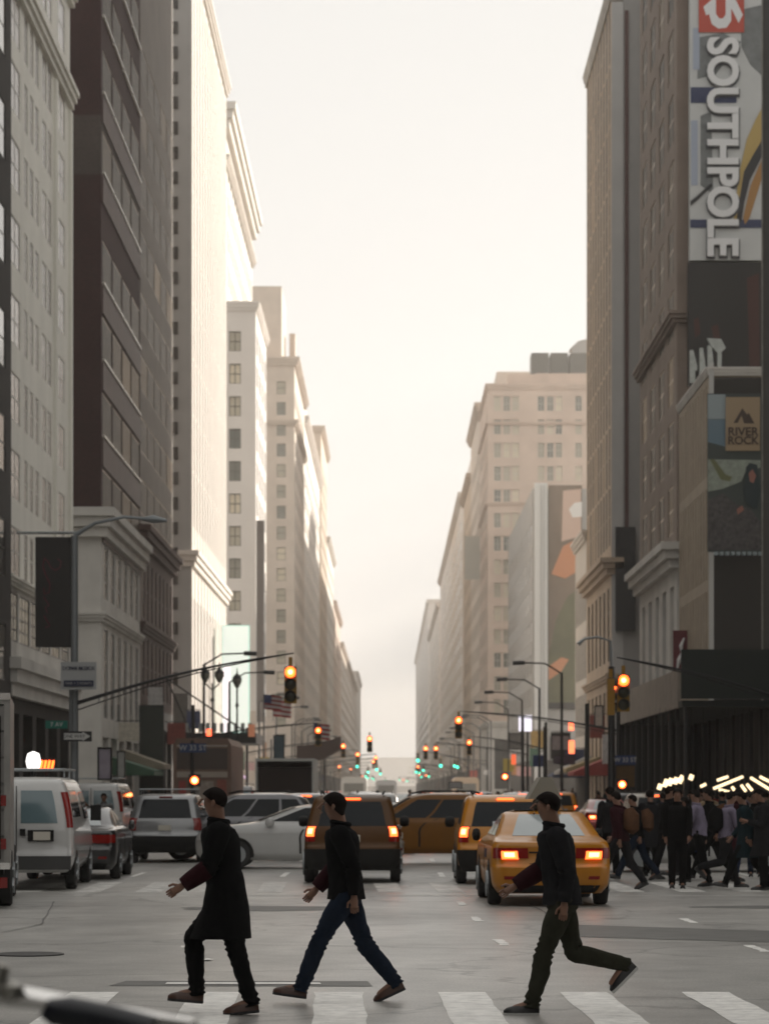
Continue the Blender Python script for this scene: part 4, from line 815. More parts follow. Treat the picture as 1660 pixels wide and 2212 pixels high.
lettering('RIVER', .56, at(1604, 933, D-.09), rr, MATS['rr_ink'], extrude=.01, offset=.01); lettering('ROCK', .52, at(1604, 952, D-.09), rr, MATS['rr_ink'], extrude=.01, offset=.01)
mb = MB()
for i in range(9): p = at(1540+i*12, 1196, D); mb.box(p.x, D-.5, p.z-.1, p.x+.16, D-.1, p.z+.05)
mb.build('lamp_row', mat('bb_lamps', (.3, .36, .38), .4), rr, world=True)
mb = MB(); mb.box(14.96, 109.2, 0, 15.2, 109.45, 44); 
for o in [x for x in bpy.data.objects if x.get('label', '').startswith('dark ornate building')]: mb.build('corner_trim', mat('corner_stone', (.30, .29, .26), .7, noise=.4, scale=2), o, world=True)
# dark blank sign, red pennant
def board(name, label, cat, u0, v0, u1, v1, D, m, th=.25, frame=None, group=None):
    r_ = empty(name, at((u0+u1)/2, v1, D), 0, label, cat, group); p0, p1 = at(u0, v1, D), at(u1, v0, D)
    mb = MB(); mb.box(p0.x, D, p0.z, p1.x, D+th, p1.z); mb.build('panel', m, r_, world=True)
    if frame:
        mb = MB(); t = .05; mb.box(p0.x-t, D-.03, p0.z-t, p1.x+t, D+th*.8, p0.z).box(p0.x-t, D-.03, p1.z, p1.x+t, D+th*.8, p1.z+t).box(p0.x-t, D-.03, p0.z, p0.x-.002, D+th*.8, p1.z).box(p1.x+.002, D-.03, p0.z, p1.x+t, D+th*.8, p1.z); mb.build('frame', frame, r_, world=True)
    return r_
board('blank_sign', 'tall blank charcoal sign hung on the grey end wall below the red stripe', 'sign', 1330, 1140, 1370, 1362, 183.4, mat('charcoal', (.018, .02, .024), .5), frame=black)
rp = board('banner', 'dark red pennant with white script hanging below the brown stone tower', 'banner', 1453, 1362, 1490, 1452, 137, mat('pennant_red', (.12, .008, .018), .7), th=.05)
me = text_mesh('Vintage', .62, extrude=.01, shear=.4); me.transform(Matrix.Rotation(R(-72), 4, 'Y') @ Matrix.Rotation(R(90), 4, 'X')); me.materials.clear(); me.materials.append(m_lt); bpy.data.meshes.remove(me)
mb = MB(); mb.tube([at(1462, 1445, 136.95), at(1466, 1425, 136.95), at(1472, 1410, 136.95), at(1470, 1395, 136.95), at(1477, 1378, 136.95)], [.05, .11, .06, .1, .04], 6); mb.build('script_stroke', m_lt, rp, world=True)
# mural and white fin on the low building at right
D = 330.8
mu = empty('mural', at(1220, 1525, D), 0, 'huge brown, green and orange picture wall beside the tall white fin', 'mural')
mb = MB(); p0, p1 = at(1184, 1528, D), at(1256, 1048, D); mb.box(p0.x, D, p0.z, p1.x, D+.18, p1.z); mb.build('panel', mat('mural_brown', (.20, .15, .11), .6, noise=.3, scale=.15), mu, world=True)
gpart('green_field', D, 1, [[(1184, 1526), (1250, 1526), (1250, 1270), (1225, 1290), (1200, 1340), (1184, 1420)]], mat('mural_green', (.13, .13, .07), .6, noise=.35, scale=.2), mu)
gpart('orange_area', D, 2, [[(1190, 1240), (1215, 1180), (1254, 1160), (1254, 1230), (1220, 1250)]], mat('mural_orange', (.55, .24, .12), .6), mu); gpart('orange_wedge', D, 2, [[(1184, 1440), (1212, 1420), (1228, 1425), (1212, 1450), (1184, 1470)]], mat('mural_orange', (.55, .24, .12), .6), mu)
gpart('pink_area', D, 2, [[(1215, 1060), (1254, 1056), (1254, 1158), (1212, 1170)]], mat('mural_pink', (.58, .42, .34), .6), mu)
gpart('white_spot', D, 3, [[(1228, 1100), (1240, 1086), (1256, 1084), (1256, 1116), (1236, 1118)]], mat('mural_white', (.75, .73, .7), .6), mu)
gpart('dark_base', D, 3, [rect(1184, 1518, 1256, 1532)], m_blk, mu)
D = 330.0
fn = empty('sign_fin', at(1167, 1700, D), 0, 'tall white vertical fin standing between the beige brick block and the mural', 'sign')
mb = MB(); p0, p1 = at(1154, 1640, D), at(1182, 1043, D); mb.box(p0.x, D, 0, p1.x, D+1.5, p1.z); mb.build('fin', mat('fin_white', (.62, .62, .60), .5), fn, world=True)
mb = MB(); mb.box(p0.x+.7, D-.12, 3, p0.x+.85, D-.001, p1.z-.3).box(p0.x+1.1, D-.12, 3, p0.x+1.2, D-.001, p1.z-.3); mb.build('rib', mat('fin_rib', (.45, .45, .44), .5), fn, world=True)
board('hanging_billboard', 'small blue and tan billboard on the hazy tan block on the right', 'billboard', 1003, 1158, 1036, 1252, 440, mat('hb', (.50, .50, .46), .6), frame=None)
# --- left side signs
D = 109.5
bs = empty('blade_sign', at(115, 1400, D), 0, 'big black vertical blade sign with dim red script beside the pale stone block', 'sign')
mb = MB(); p0, p1 = at(76, 1398, D), at(155, 1160, D); mb.box(p0.x, D, p0.z, p1.x, D+.4, p1.z); mb.build('panel', mat('sign_black', (.008, .007, .007), .45), bs, world=True)
m_sc = mat('script_red', (.16, .012, .035), .5); mb = MB(); q_ = lambda pts: [at(u, v, D-.02) for u, v in pts]
mb.tube(q_([(95, 1205), (103, 1212), (110, 1226), (120, 1232), (130, 1226), (132, 1212), (124, 1208)]), .022, 5); mb.tube(q_([(96, 1208), (92, 1222), (98, 1240), (108, 1262), (106, 1280), (96, 1284), (95, 1270)]), .022, 5); mb.tube(q_([(94, 1290), (100, 1298), (106, 1308), (98, 1312), (102, 1324)]), .02, 5); mb.tube(q_([(95, 1330), (102, 1342), (108, 1352), (98, 1356)]), .02, 5)
mb.build('script_stroke', m_sc, bs, world=True)
mb = MB(); a, b_ = at(60, 1150, D), at(165, 1150, D); mb.tube([(-15, D+.2, a.z), (b_.x, D+.2, b_.z)], .06, 6); mb.build('bracket', steel, bs, world=True)
board('lit_billboard', 'pale teal and cream illuminated billboard above the left sidewalk', 'billboard', 481, 1352, 537, 1582, 235, mat('teal_glow', (.55, .62, .58), .4, emit=(.75, .80, .72), es=.55), frame=mat('teal_frame', (.25, .55, .48), .4, emit=(.3, .7, .6), es=.35), th=.6)
board('narrow_billboard', 'narrow white illuminated billboard left of the teal one', 'billboard', 481, 1440, 496, 1582, 229, mat('white_glow', (.7, .66, .68), .4, emit=(.85, .78, .8), es=.75), th=.4)
board('tower_sign', 'very tall thin dark sign beside the mid-height end-wall block', 'sign', 554, 1125, 570, 1560, 276, mat('thin_dark', (.12, .10, .09), .5), frame=mat('thin_edge', (.5, .5, .5), .4), th=.5)
# hotel style canopy and twin lamp posts
cn = empty('canopy', (-12, 186, 5), 0, 'flat black entrance canopy reaching over the left sidewalk below the billboards', 'canopy')
mb = MB(); mb.box(-14.9, 182, 4.95, -8.9, 192, 5.65); mb.build('roof', black, cn, world=True)
mb = MB()
for x in (-13.3, -9.6): mb.tube([(x, 182.3, 5.7), (-14.9, 182.3, 9.3)], .06, 6)
mb.build('stay_rod', black, cn, world=True)
mb = MB()
for i in range(12): mb.box(-14.6+i*.47, 181.96, 5.68, -14.35+i*.47, 181.99, 6.3)
mb.build('parapet_letter', m_wl, cn, world=True)
def ornate(label, X, Y, zt, dual):
    r_ = empty('street_lamp', (X, Y, .14), 0, label, 'street lamp', 'ornate lamp posts on the left sidewalk')
    mb = MB(); mb.lathe((X, Y, .14), [(.32, 0), (.32, .3), (.2, .5), (.14, .9), (.1, 1.2), (.08, 3), (.13, 3.1), (.07, 3.3), (.06, zt-2.2), (.13, zt-2.1), (.06, zt-1.9), (.06, zt-1.0)], 12); mb.build('post', black, r_, smooth=True, world=True)
    for dx in ((-.45, .45) if dual else (0,)):
        mb = MB(); mb.lathe((X+dx, Y, zt-1.0+.14), [(.05, 0), (.12, .05), (.3, .45), (.27, .62), (.05, .66)], 12); lp = mb.build('lantern', mat('lantern_glass', (.25, .25, .2), .2), r_, smooth=True, world=True)
        mb = MB(); mb.lathe((X+dx, Y, zt-1.0+.14), [(.33, .6), (.2, .8), (.05, .95), (.02, 1.3)], 12); mb.build('lantern_cap', black, r_, smooth=True, world=True)
    if dual: mb = MB(); mb.tube([(X-.45, Y, zt-.9), (X, Y, zt-1.3), (X+.45, Y, zt-.9)], .05, 6); mb.build('crossbar', black, r_, world=True)
ornate('ornate black lamp post with twin heads in front of the canopy, the left one', -11.1, 171, 9.4, True)
ornate('ornate black lamp post with a single lantern in front of the teal billboard', -9.6, 172, 9.1, False)
# ------------------------------------------------------------------ traffic signals
RED = mat('signal_red_lit', (1, .1, .02), .3, emit=(1, .10, .015), es=4); REDC = mat('signal_red_core', (1, .4, .15), .3, emit=(1, .5, .16), es=4.5)
GRN = mat('signal_green_lit', (.05, .8, .5), .3, emit=(.04, .8, .5), es=3.5); off_ = mat('signal_lens_off', (.05, .045, .02), .3); hous = mat('signal_yellow', (.36, .19, .02), .5)
def signal_proto(lit):
    r_ = empty('traffic_light', (0, 0, 0))
    mb = MB()
    for i in range(3): mb.prism([(-.17, -.02+.345*i-.17), (.17, -.02+.345*i-.17), (.17, .34*i+.15), (-.17, .34*i+.15)], 'y', 0, .2)
    mb.box(-.05, .05, .86, .05, .15, 1.1); mb.build('housing', hous, r_)
    for i, nm in enumerate(('green', 'amber', 'red')):
        z = .34*i; on = nm == lit; m_ = {'red': RED, 'green': GRN}.get(nm) if on else off_
        mb = MB(); mb.lathe((0, -.02, z), [(.155, .0), (.14, -.02), (.05, -.04)], 18, axis='y'); ln = mb.build('lens', m_, r_, smooth=True)
        if on and nm == 'red': mb = MB(); mb.lathe((0, -.03, z), [(.085, .0), (.06, -.035), (.01, -.045)], 14, axis='y'); mb.build('core', REDC, ln, smooth=True)
        mb = MB(); n_ = 12
        for k_ in range(n_):
            a0, a1 = R(-25+230*k_/n_), R(-25+230*(k_+1)/n_)
            for r0 in (.15,): mb.q([(r0*math.cos(a0), -.0, z+r0*math.sin(a0)), (r0*math.cos(a1), -.0, z+r0*math.sin(a1)), (r0*math.cos(a1), -.2, z+r0*math.sin(a1)), (r0*math.cos(a0), -.2, z+r0*math.sin(a0))])
            mb.q([(.165*math.cos(a0), 0, z+.165*math.sin(a0)), (.165*math.cos(a1), 0, z+.165*math.sin(a1)), (.165*math.cos(a1), -.2, z+.165*math.sin(a1)), (.165*math.cos(a0), -.2, z+.165*math.sin(a0))])
            mb.q([(.15*math.cos(a0), -.2, z+.15*math.sin(a0)), (.15*math.cos(a1), -.2, z+.15*math.sin(a1)), (.165*math.cos(a1), -.2, z+.165*math.sin(a1)), (.165*math.cos(a0), -.2, z+.165*math.sin(a0))])
        mb.build('visor', black, r_)
    return r_
sr, sg = signal_proto('red'), signal_proto('green'); GS = 'traffic signals over the avenue'; usedp = set()
def signal(lit, u, v, label, D=None, zr=5.1):
    if D is None: D = (zr-CH)*F/(V0-v)
    pr = sr if lit == 'red' else sg; o = pr if lit not in usedp else copy_tree(pr); usedp.add(lit)
    p = at(u, v, D); zoff = .68 if lit == 'red' else 0; o.location = (p.x, p.y, p.z-zoff); tag(o, label, 'traffic light', GS); o.name = 'traffic_light'; return o
def mast(label, X, Y, tip, z0=4.2, arm=None, zt=None, lamp=None, r=.12):
    r_ = empty('signal_pole', (X, Y, .14), 0, label, 'pole'); zt = zt or z0+.5
    mb = MB(); mb.lathe((X, Y, 0.0), [(.26, 0), (.26, .35), (r, .5), (r*.8, zt)], 12); mb.build('pole', arm or black, r_, smooth=True, world=True)
    mb = MB(); n_ = 9; a = Vector((X, Y, z0)); b_ = Vector(tip); pts = [a.lerp(b_, i/n_)+Vector((0, 0, .16*math.sin(math.pi*i/n_))) for i in range(n_+1)]
    mb.tube(pts, [.055-.004*i for i in range(n_+1)], 8); pts2 = [p-Vector((0, 0, .2*(1-i/n_))) for i, p in enumerate(pts)]
    mb.tube(pts2, .018, 6)
    for p, q2 in zip(pts[1:-1], pts2[1:-1]): mb.tube([p, q2], .012, 5)
    mb.build('mast_arm', black, r_, world=True)
    if lamp:
        mb = MB(); pts = [Vector((X, Y, zt)), Vector((X+lamp*.25, Y, zt+.35)), Vector((X+lamp*.6, Y, zt+.52)), Vector((X+lamp, Y, zt+.45))]; mb.tube(pts, [.07, .05, .045, .04], 8)
        mb.build('lamp_arm', arm or steel, r_, smooth=True, world=True)
        mb = MB(); mb.tube([(X+lamp*.82, Y, zt+.47), (X+lamp*.95, Y, zt+.46), (X+lamp*1.12, Y, zt+.42)], [.04, .12, .04], 8); mb.build('lamp_head', arm or steel, r_, smooth=True, world=True)
    return r_
pm = mat('pole_grey', (.24, .26, .27), .45, metal=.3)
mast('grey signal pole with a curved lamp arm before the pale tower base', -8.78, 76, (-2.65, 76, 5.62), 4.2, arm=pm, zt=8.9, lamp=2.3)
signal('red', 627, 1452, 'nearest left-hand red signal hanging at the tip of the long arm', D=76)
mast('black signal pole off the right edge with the big right signal', 11.9, 76, (6.35, 76, 5.5), 4.0, zt=8)
signal('red', 1346, 1470, 'nearest right-hand red signal, large and bright above the crowd', D=76)
s2 = copy_tree(sr); s2.location = at(1326, 1478, 76.3); s2.location.z -= .68; s2.rotation_euler = (0, 0, R(90)); tag(s2, 'signal seen from its side, hung close left of the large right signal', 'traffic light', GS); s2.name = 'traffic_light'
SIG = [('red', 687, 1578, 'second red signal on the left in front of the striped flag', -10.8), ('red', 741, 1612, 'third red signal on the left, over the pale awning', -10.6), ('red', 772, 1630, 'red signal fourth on the left, lower of the row toward the haze', -10.8),
 ('red', 990, 1556, 'high red signal right of centre against the stepped tan block', 10.8), ('red', 1013, 1604, 'red signal just below and right of the high one', 10.8), ('red', 919, 1617, 'left of the two small red signals near the avenue centre', None), ('red', 941, 1617, 'right of the two small red signals near the avenue centre', 10.9),
 ('red', 798, 1596, 'faint lone red signal high in the haze left of centre', None), ('green', 771, 1656, 'green signal above the pale grey truck', -10.8), ('green', 902, 1643, 'bright green signal right of centre in the haze', 10.8), ('green', 981, 1655, 'green signal above the beige bus', 10.8)]
for lit, u, v, lab, px in SIG:
    s_ = signal(lit, u, v, lab)
    if px: mast('mast arm pole of the '+' '.join(lab.replace(',', '').split(' ')[:8]), px, s_.location.y, (s_.location.x+.05, s_.location.y, s_.location.z+1.1), 4.6, zt=6.5)
for i, Dd in enumerate((430, 505, 600, 640, 760, 880, 470, 340, 380, 545, 300, 700, 820, 410)):
    for sx_ in (-1, 1):
        lit = 'red' if (i+sx_) % 3 == 0 else 'green'; o = copy_tree(sr if lit == 'red' else sg); o.name = 'traffic_light'; xx = sx_*random.uniform(1.5, 8.5) + .8
        o.location = (xx, Dd, 4.6+random.uniform(-.2, .5)); tag(o, 'tiny %s signal in the row of far signals deep in the haze' % lit, 'traffic light', 'far %s signals in the haze' % lit)
        mb = MB(); mb.tube([(xx, Dd+.1, o.location.z+1.1), (sx_*10.9, Dd+.1, 5.0)], .05, 5).tube([(sx_*10.9, Dd+.1, 5.2), (sx_*10.9, Dd+.1, .1)], .09, 6); pl_ = mb.build('signal_pole', black, loc=(sx_*10.9, Dd, 0)); tag(pl_, 'thin mast arm pole among the far signals deep in the haze', 'pole', 'far signal poles in the haze')
for i in range(13):
    for sx_ in (-1, 1):
        Y = 150+i*24+(11 if sx_ > 0 else 0); X = sx_*10.2; H_ = 8.6
        if any(a_-1 < Y < b_+1 for a_, b_ in CROSS): Y += 16
        r_ = empty('street_lamp', (X, Y, .14), 0, 'tall dark cobra street lamp in the row along the %s kerb' % ('left' if sx_ < 0 else 'right'), 'street lamp', 'cobra street lamps along the %s kerb' % ('left' if sx_ < 0 else 'right'))
        mb = MB(); mb.lathe((X, Y, .14), [(.2, 0), (.2, .6), (.1, .8), (.07, H_)], 8); mb.build('post', black, r_, world=True)
        mb = MB(); mb.tube([(X, Y, H_+.1), (X-sx_*1, Y, H_+.7), (X-sx_*2.4, Y, H_+.75)], .05, 6).tube([(X-sx_*2.2, Y, H_+.75), (X-sx_*2.9, Y, H_+.72)], .13, 6); mb.build('lamp_arm', black, r_, world=True)
        if i % 2: mb = MB(); mb.box(X-.45, Y-.06, 3.4, X+.45, Y-.02, 4.5-.3*(i % 3)); mb.build('notice_panel', mat('notice_%d' % (i % 5), [(.5, .5, .5), (.03, .05, .15), (.4, .06, .04), (.5, .4, .1), (.05, .05, .05)][i % 5], .5), r_, world=True)
# pole group at the right kerb with walk signal and blue street sign
def post(label, u, D, vt, X=None, m=black, r=.09, name='post'):
    p = at(u, vt, D); r_ = empty(name, (p.x, D, .0), 0, label, 'post'); mb = MB(); mb.lathe((p.x, D, 0), [(r*2, 0), (r*2, .3), (r, .5), (r*.8, p.z)], 10); mb.build('pole', m, r_, smooth=True, world=True); return r_
pa = post('thick black post holding the lit hand signal at the right', 1320, 110, 1440, r=.16)
mb = MB(); pts = [at(1318, 1385, 110), at(1290, 1376, 110), at(1262, 1380, 110), at(1248, 1392, 110)]; mb.tube([at(1320, 1450, 110)]+pts, [.08, .06, .05, .05, .1], 8); mb.build('lamp_arm', steel, pa, smooth=True, world=True)
post('slim black post left of the thick one, in front of the ribbed tower', 1267, 124, 1520, r=.12)
post('black post before the mural at the right', 1176, 160, 1570, r=.12); post('black post before the beige brick block at the right', 1128, 175, 1545, r=.12)
def walk_signal(u, v, D, label):
    p = at(u, v, D); r_ = empty('pedestrian_signal', p, 0, label, 'pedestrian signal'); mb = MB(); mb.box(p.x-.22, D, p.z-.22, p.x+.22, D+.2, p.z+.22); mb.build('housing', black, r_, world=True)
    mb = MB(); mb.lathe((p.x, D-.01, p.z), [(.15, 0), (.12, -.02), (.02, -.03)], 14, axis='y'); mb.build('hand_lamp', RED, r_, smooth=True, world=True)
    mb = MB(); mb.lathe((p.x, D-.035, p.z), [(.1, 0), (.06, -.015), (.01, -.02)], 10, axis='y'); mb.build('core', REDC, r_, smooth=True, world=True); return r_
walk_signal(1343, 1695, 108, 'lit orange hand signal on the thick black post at right'); walk_signal(420, 1686, 100, 'lit orange hand signal at left before the double-deck bus'); walk_signal(1090, 1678, 150, 'small orange hand signal right of the beige bus')
post('black post carrying the left hand signal', 415, 100.3, 1600, r=.08)
blue = mat('sign_blue', (.025, .05, .14), .5); white = mat('sign_white', (.6, .6, .58), .5)
def nameplate(name, label, u0, v0, u1, v1, D, m, txt, size, tm=None, cat='street sign', **k):
    r_ = board(name, label, cat, u0, v0, u1, v1, D, m, th=.04); p = at((u0+u1)/2, (v0+v1)/2, D-.012)
    if txt: lettering(txt, size, p, r_, tm or white, extrude=.004, **k)
    return r_
nameplate('street_sign', 'blue street sign on the left post beside the bus stop banner', 388, 1606, 445, 1626, 99.8, blue, 'W 33 ST', .28)
nameplate('street_sign', 'wide blue street sign on the thick right-hand post', 1328, 1632, 1372, 1652, 107.8, blue, 'W 33 ST', .25)
nameplate('street_sign', 'green street sign hanging from the grey signal pole arm at far left', 98, 1557, 146, 1574, 75.5, mat('sign_green', (.01, .15, .11), .5), '7 AV', .17)
ow = nameplate('one_way_sign', 'black ONE WAY sign with a white arrow beneath the green street sign', 135, 1580, 198, 1602, 75.4, black, '', .1)
mb = MB(); D = 75.38; w = [at(u, v, D) for u, v in ((138, 1584), (178, 1584), (178, 1580.5), (195, 1591), (178, 1601), (178, 1598), (138, 1598))]; mb.prism([(p.x, p.z) for p in w], 'y', D-.012, D); mb.build('arrow', white, ow, world=True)
lettering('ONE WAY', .13, at(160, 1591, D-.02), ow, black, extrude=.003)
bb = nameplate('notice_sign', "white sign reading DON'T BLOCK THE BOX on the left signal pole", 131, 1430, 208, 1490, 75.4, mat('notice_white', (.42, .43, .43), .5), "DON'T BLOCK", .135, ink)
lettering('THE BOX', .135, at(169.5, 1461, 75.38), bb, ink, extrude=.003)
p = at(169.5, 1453, 75.385); 
for ch in bb.children:
    if ch.name.startswith('lettering') and ch.location.z > at(0, 1462, 75.38).z-bb.location.z: ch.location.z = at(0, 1444, 75.38).z-bb.location.z
mb = MB(); a, b_ = at(138, 1483, 75.385), at(202, 1470, 75.385); mb.box(a.x, 75.37, a.z, b_.x, 75.399, b_.z); mb.build('black_bar', ink, bb, world=True)
lettering('FINE + 2 POINTS', .1, at(170, 1476.5, 75.36), bb, MATS['notice_white'], extrude=.003)
mb = MB(); mb.tube([at(152, 1430, 75.7), at(152, 1600, 75.7)], .04, 6); mb.build('hanger', pm, ow, world=True)
# sidewalk shed and shade-black shopfront on the right
hoard = mat('shed_panel', (.36, .31, .26), .7, noise=.2, scale=1.5); dkg = mat('shed_green', (.016, .024, .02), .6)
shd = empty('sidewalk_shed', (13, 105, 0), 0, 'dark sidewalk shed with beige side panels along the right-hand buildings', 'shed')
mb = MB(); mb.box(11.25, 104.6, 5.0, 15.0, 134, 5.25); mb.build('deck', dkg, shd, world=True)
for i in range(10):
    y = 106+2.8*i; mb = MB(); mb.box(11.22, y, 5.0, 11.34, y+2.72, 6.5); mb.build('side_panel', hoard, shd, world=True)
mb = MB(); mb.box(11.2, 104.4, 5.3, 15.0, 104.6, 7.2); mb.build('front_fascia', dkg, shd, world=True)
for i in range(11):
    for x in (11.4, 14.7): mb = MB(); mb.box(x-.07, 104.7+2.9*i, .14, x+.07, 104.84+2.9*i, 5.0); mb.build('leg', black, shd, world=True)
m_in = mat('shade_black_shopfront', (.006, .006, .006), .6)  # deep shade under the shed painted into the near-black colour
sf = empty('shopfront', (14.9, 112, 0), 0, 'shopfront painted shade-black under the sidewalk shed with glowing tube lights', 'shopfront')
mb = MB(); mb.box(14.85, 84, .14, 15.3, 134, 5.0); mb.build('wall', m_in, sf, world=True)
mb = MB(); mb.box(11.25, 134, .14, 15.0, 134.2, 5.0); mb.build('end_wall', m_in, sf, world=True)
TUBE = mat('tube_light_lit', (1, .85, .6), .3, emit=(1, .78, .48), es=1.1)
LT = [((1422, 1706), (1426, 1694)), ((1434, 1700), (1440, 1684)), ((1444, 1697), (1450, 1682)), ((1456, 1694), (1461, 1680)), ((1466, 1692), (1474, 1676)), ((1490, 1685), (1494, 1674)), ((1540, 1704), (1604, 1678)), ((1552, 1706), (1576, 1712)), ((1580, 1700), (1592, 1716)), ((1600, 1696), (1610, 1710)), ((1612, 1694), (1624, 1708)), ((1512, 1700), (1524, 1694)), ((1548, 1686), (1572, 1678)), ((1620, 1680), (1662, 1706)), ((1640, 1678), (1672, 1694))]
for i, (a, b_) in enumerate(LT):
    mb = MB(); Dd = 106; a_ = at(*a, Dd); c_ = a_.lerp(at(*b_, Dd), .5); mb.tube([a_, at(*b_, Dd)], .055 if i > 5 else .09, 8).tube([c_, (c_.x, c_.y, 5.0)], .012, 4, mi=1); o = mb.build('tube_light', [TUBE, black], loc=at(*a, Dd), smooth=True)
    tag(o, ['small glowing lamp leftmost in the row under the shed', 'second small glowing lamp of the row under the shed', 'third small glowing lamp of the row under the shed', 'fourth small glowing lamp of the row under the shed', 'fifth and widest small glowing lamp of the row under the shed', 'lone small glowing lamp right of the row of five', 'longest glowing slanted tube under the shed', 'short tube dropping from the left end of the longest tube', 'short steep tube below the middle of the longest tube', 'short steep tube below the right end of the longest tube', 'rightmost short steep tube below the longest tube', 'short dim tube left of the longest tube', 'short tube lying just above the longest tube', 'long glowing tube sloping down to the right photo edge', 'upper of the two tubes at the right photo edge'][i], 'lamp', 'lamps glowing under the sidewalk shed')
# ------------------------------------------------------------------ flags, awnings, shop signs
def flag(u, v, D, w, h, m1, label, us=True, side=-1):
    p = at(u, v, D); r_ = empty('flag', p, 0, label, 'flag'); n_ = 10; z0 = p.z
    def strip(mb, f0, f1, a0, a1, y=0):
        for i in range(n_):
            t0, t1 = lerp(a0, a1, i/n_), lerp(a0, a1, (i+1)/n_)
            q_ = lambda t, f: (p.x+w*t, D+y+.12*math.sin(t*7+f*2), z0-h*f-.12*w*t)
            mb.q([q_(t0, f0), q_(t1, f0), q_(t1, f1), q_(t0, f1)])
    for nm, par, mm in (('red_stripe', 0, mat('flag_red', (.35, .05, .05), .7)), ('white_stripe', 1, mat('flag_white', (.6, .56, .55), .7))):
        mb = MB()
        for k_ in range(7): 
            if k_ % 2 == par: strip(mb, k_/7, (k_+1)/7, 0, 1)
        mb.build(nm, mm, r_, world=True)
    mb = MB(); strip(mb, 0, 4/7, 0, .42, -.02); mb.build('blue_field', mat('flag_blue', (.06, .08, .2), .7), r_, world=True)
    mb = MB(); mb.tube([(p.x-.02, D, z0-h*1.3), (p.x-.02, D, z0+.3)], .03, 6); mb.build('flagpole', steel, r_, world=True); return r_
flag(570, 1500, 185, 1.2, 1.0, None, 'striped flag, higher of the left cluster right of the teal billboard'); flag(590, 1512, 200, 1.3, 1.2, None, 'second striped flag hanging just right of and below the first')
flag(678, 1562, 158, .9, .9, None, 'striped flag behind the second left-hand red signal')
aw = empty('awning', (-7, 170, 3), 0, 'long curved pale brown awning reaching over the left kerb right of the open truck', 'awning')
mb = MB(); pts = [(640, 1612), (660, 1610), (690, 1606), (715, 1598), (735, 1590), (735, 1618), (715, 1630), (690, 1642), (640, 1650)]; w = [at(u, v, 172) for u, v in pts]; mb.prism([(q2.x, q2.z) for q2 in w], 'y', 172, 175); mb.build('fabric', mat('awning_cloth', (.20, .15, .13), .8), aw, world=True)
mb = MB(); [mb.tube([at(u, v, 173.5), (at(u, v, 173.5).x, 173.5, .1)], .05, 6) for u, v in ((645, 1648), (700, 1636))]; mb.build('leg', steel, aw, world=True)
SH = [(-1, 146, 2.6, 3.6, (.04, .10, .06), 'dark green awning on the left at the foot of the brown tower'), (-1, 152, 3.0, 4.1, (.30, .26, .2), 'tan awning on the left next to the dark green one'), (-1, 215, 2.7, 3.8, (.35, .05, .05), 'red awning on the left below the cream slab'), (-1, 224, 3.0, 4.2, (.45, .42, .4), 'pale awning on the left past the red awning'), (-1, 286, 3, 4.3, (.08, .2, .22), 'teal awning on the left at the grey beige block'), (-1, 236, 2.8, 4, (.2, .1, .25), 'violet awning on the left past the pale awning'),
 (1, 186, 2.8, 4.0, (.35, .06, .05), 'red awning on the right at the ribbed tower'), (1, 194, 3.1, 4.2, (.45, .36, .2), 'yellowish awning on the right past the red awning'), (1, 210, 2.8, 4.0, (.06, .08, .14), 'navy awning on the right at the lower cream building'), (1, 202, 3, 4.4, (.4, .38, .36), 'off-white awning on the right between the yellowish and navy ones')]
for s, y, z0, z1, c, lab in SH:
    mb = MB(); mb.prism([(s*14.98, z1), (s*12.6, z0+.25), (s*12.6, z0), (s*14.98, z0)], 'y', y, y+6); o = mb.build('awning', mat('awning_%d_%d' % (s, y), c, .8, noise=.15, scale=2), loc=(s*14, y, z0)); tag(o, lab, 'awning', 'awnings along the avenue')
BS = [(1100, 1585, 1130, 1618, 190, (.45, .42, .38), 0, 'pale square hanging sign right of the second right signal'), (1192, 1590, 1228, 1620, 170, (.42, .41, .4), 0, 'grey rectangular shop sign below the mural'), (1228, 1560, 1238, 1578, 166, (.9, .12, .05), 3, 'upper small glowing red sign left of the ribbed tower'), (1228, 1600, 1240, 1628, 166, (.9, .15, .06), 2, 'lower small glowing red sign left of the ribbed tower'),
 (1196, 1634, 1240, 1650, 168, (.05, .05, .08), 0, 'dark shop sign under the grey rectangular one'), (1120, 1545, 1148, 1580, 180, (.7, .66, .74), 1.0, 'bright lilac-white glowing sign on the right before the fin'), (1104, 1630, 1114, 1652, 150, (.5, .08, .03), 1.2, 'small dull orange lit sign near the right kerb'), (1158, 1690, 1176, 1712, 130, (.5, .65, .9), 1.2, 'small pale blue glowing screen low at the right kerb'),
 (1285, 1526, 1300, 1568, 130, (.6, .5, .42), 0, 'pale slanted pennant sign on the slim post'), (1330, 1655, 1370, 1700, 116, (.12, .06, .012), 0, 'dark ochre shop sign behind the lit orange hand'), (214, 1618, 238, 1682, 78, (.36, .32, .38), 0, 'pale lilac bus stop banner before the brown tower base'), (255, 1625, 268, 1680, 120, (.42, .42, .40), 0, 'white draped shop banner left of the dark green hoarding'),
 (302, 1525, 352, 1725, 158, (.012, .022, .016), 0, 'tall dark green hoarding at the foot of the brown tower'), (372, 1500, 404, 1640, 203, (.10, .10, .09), 0, 'dark grey shop hoarding at the foot of the grey end wall'), (592, 1590, 612, 1640, 150, (.08, .12, .14), 0, 'dark teal vertical banner left of the awning'), (536, 1565, 550, 1592, 150, (.55, .22, .12), .2, 'small white and orange sign above the black canopy'),
 (446, 1575, 456, 1590, 150, (.9, .1, .04), 2.5, 'small glowing red light sign on top of the canopy'), (970, 1690, 996, 1702, 180, (.5, .5, .5), 0, 'pale low sign at the foot of the beige bus')]
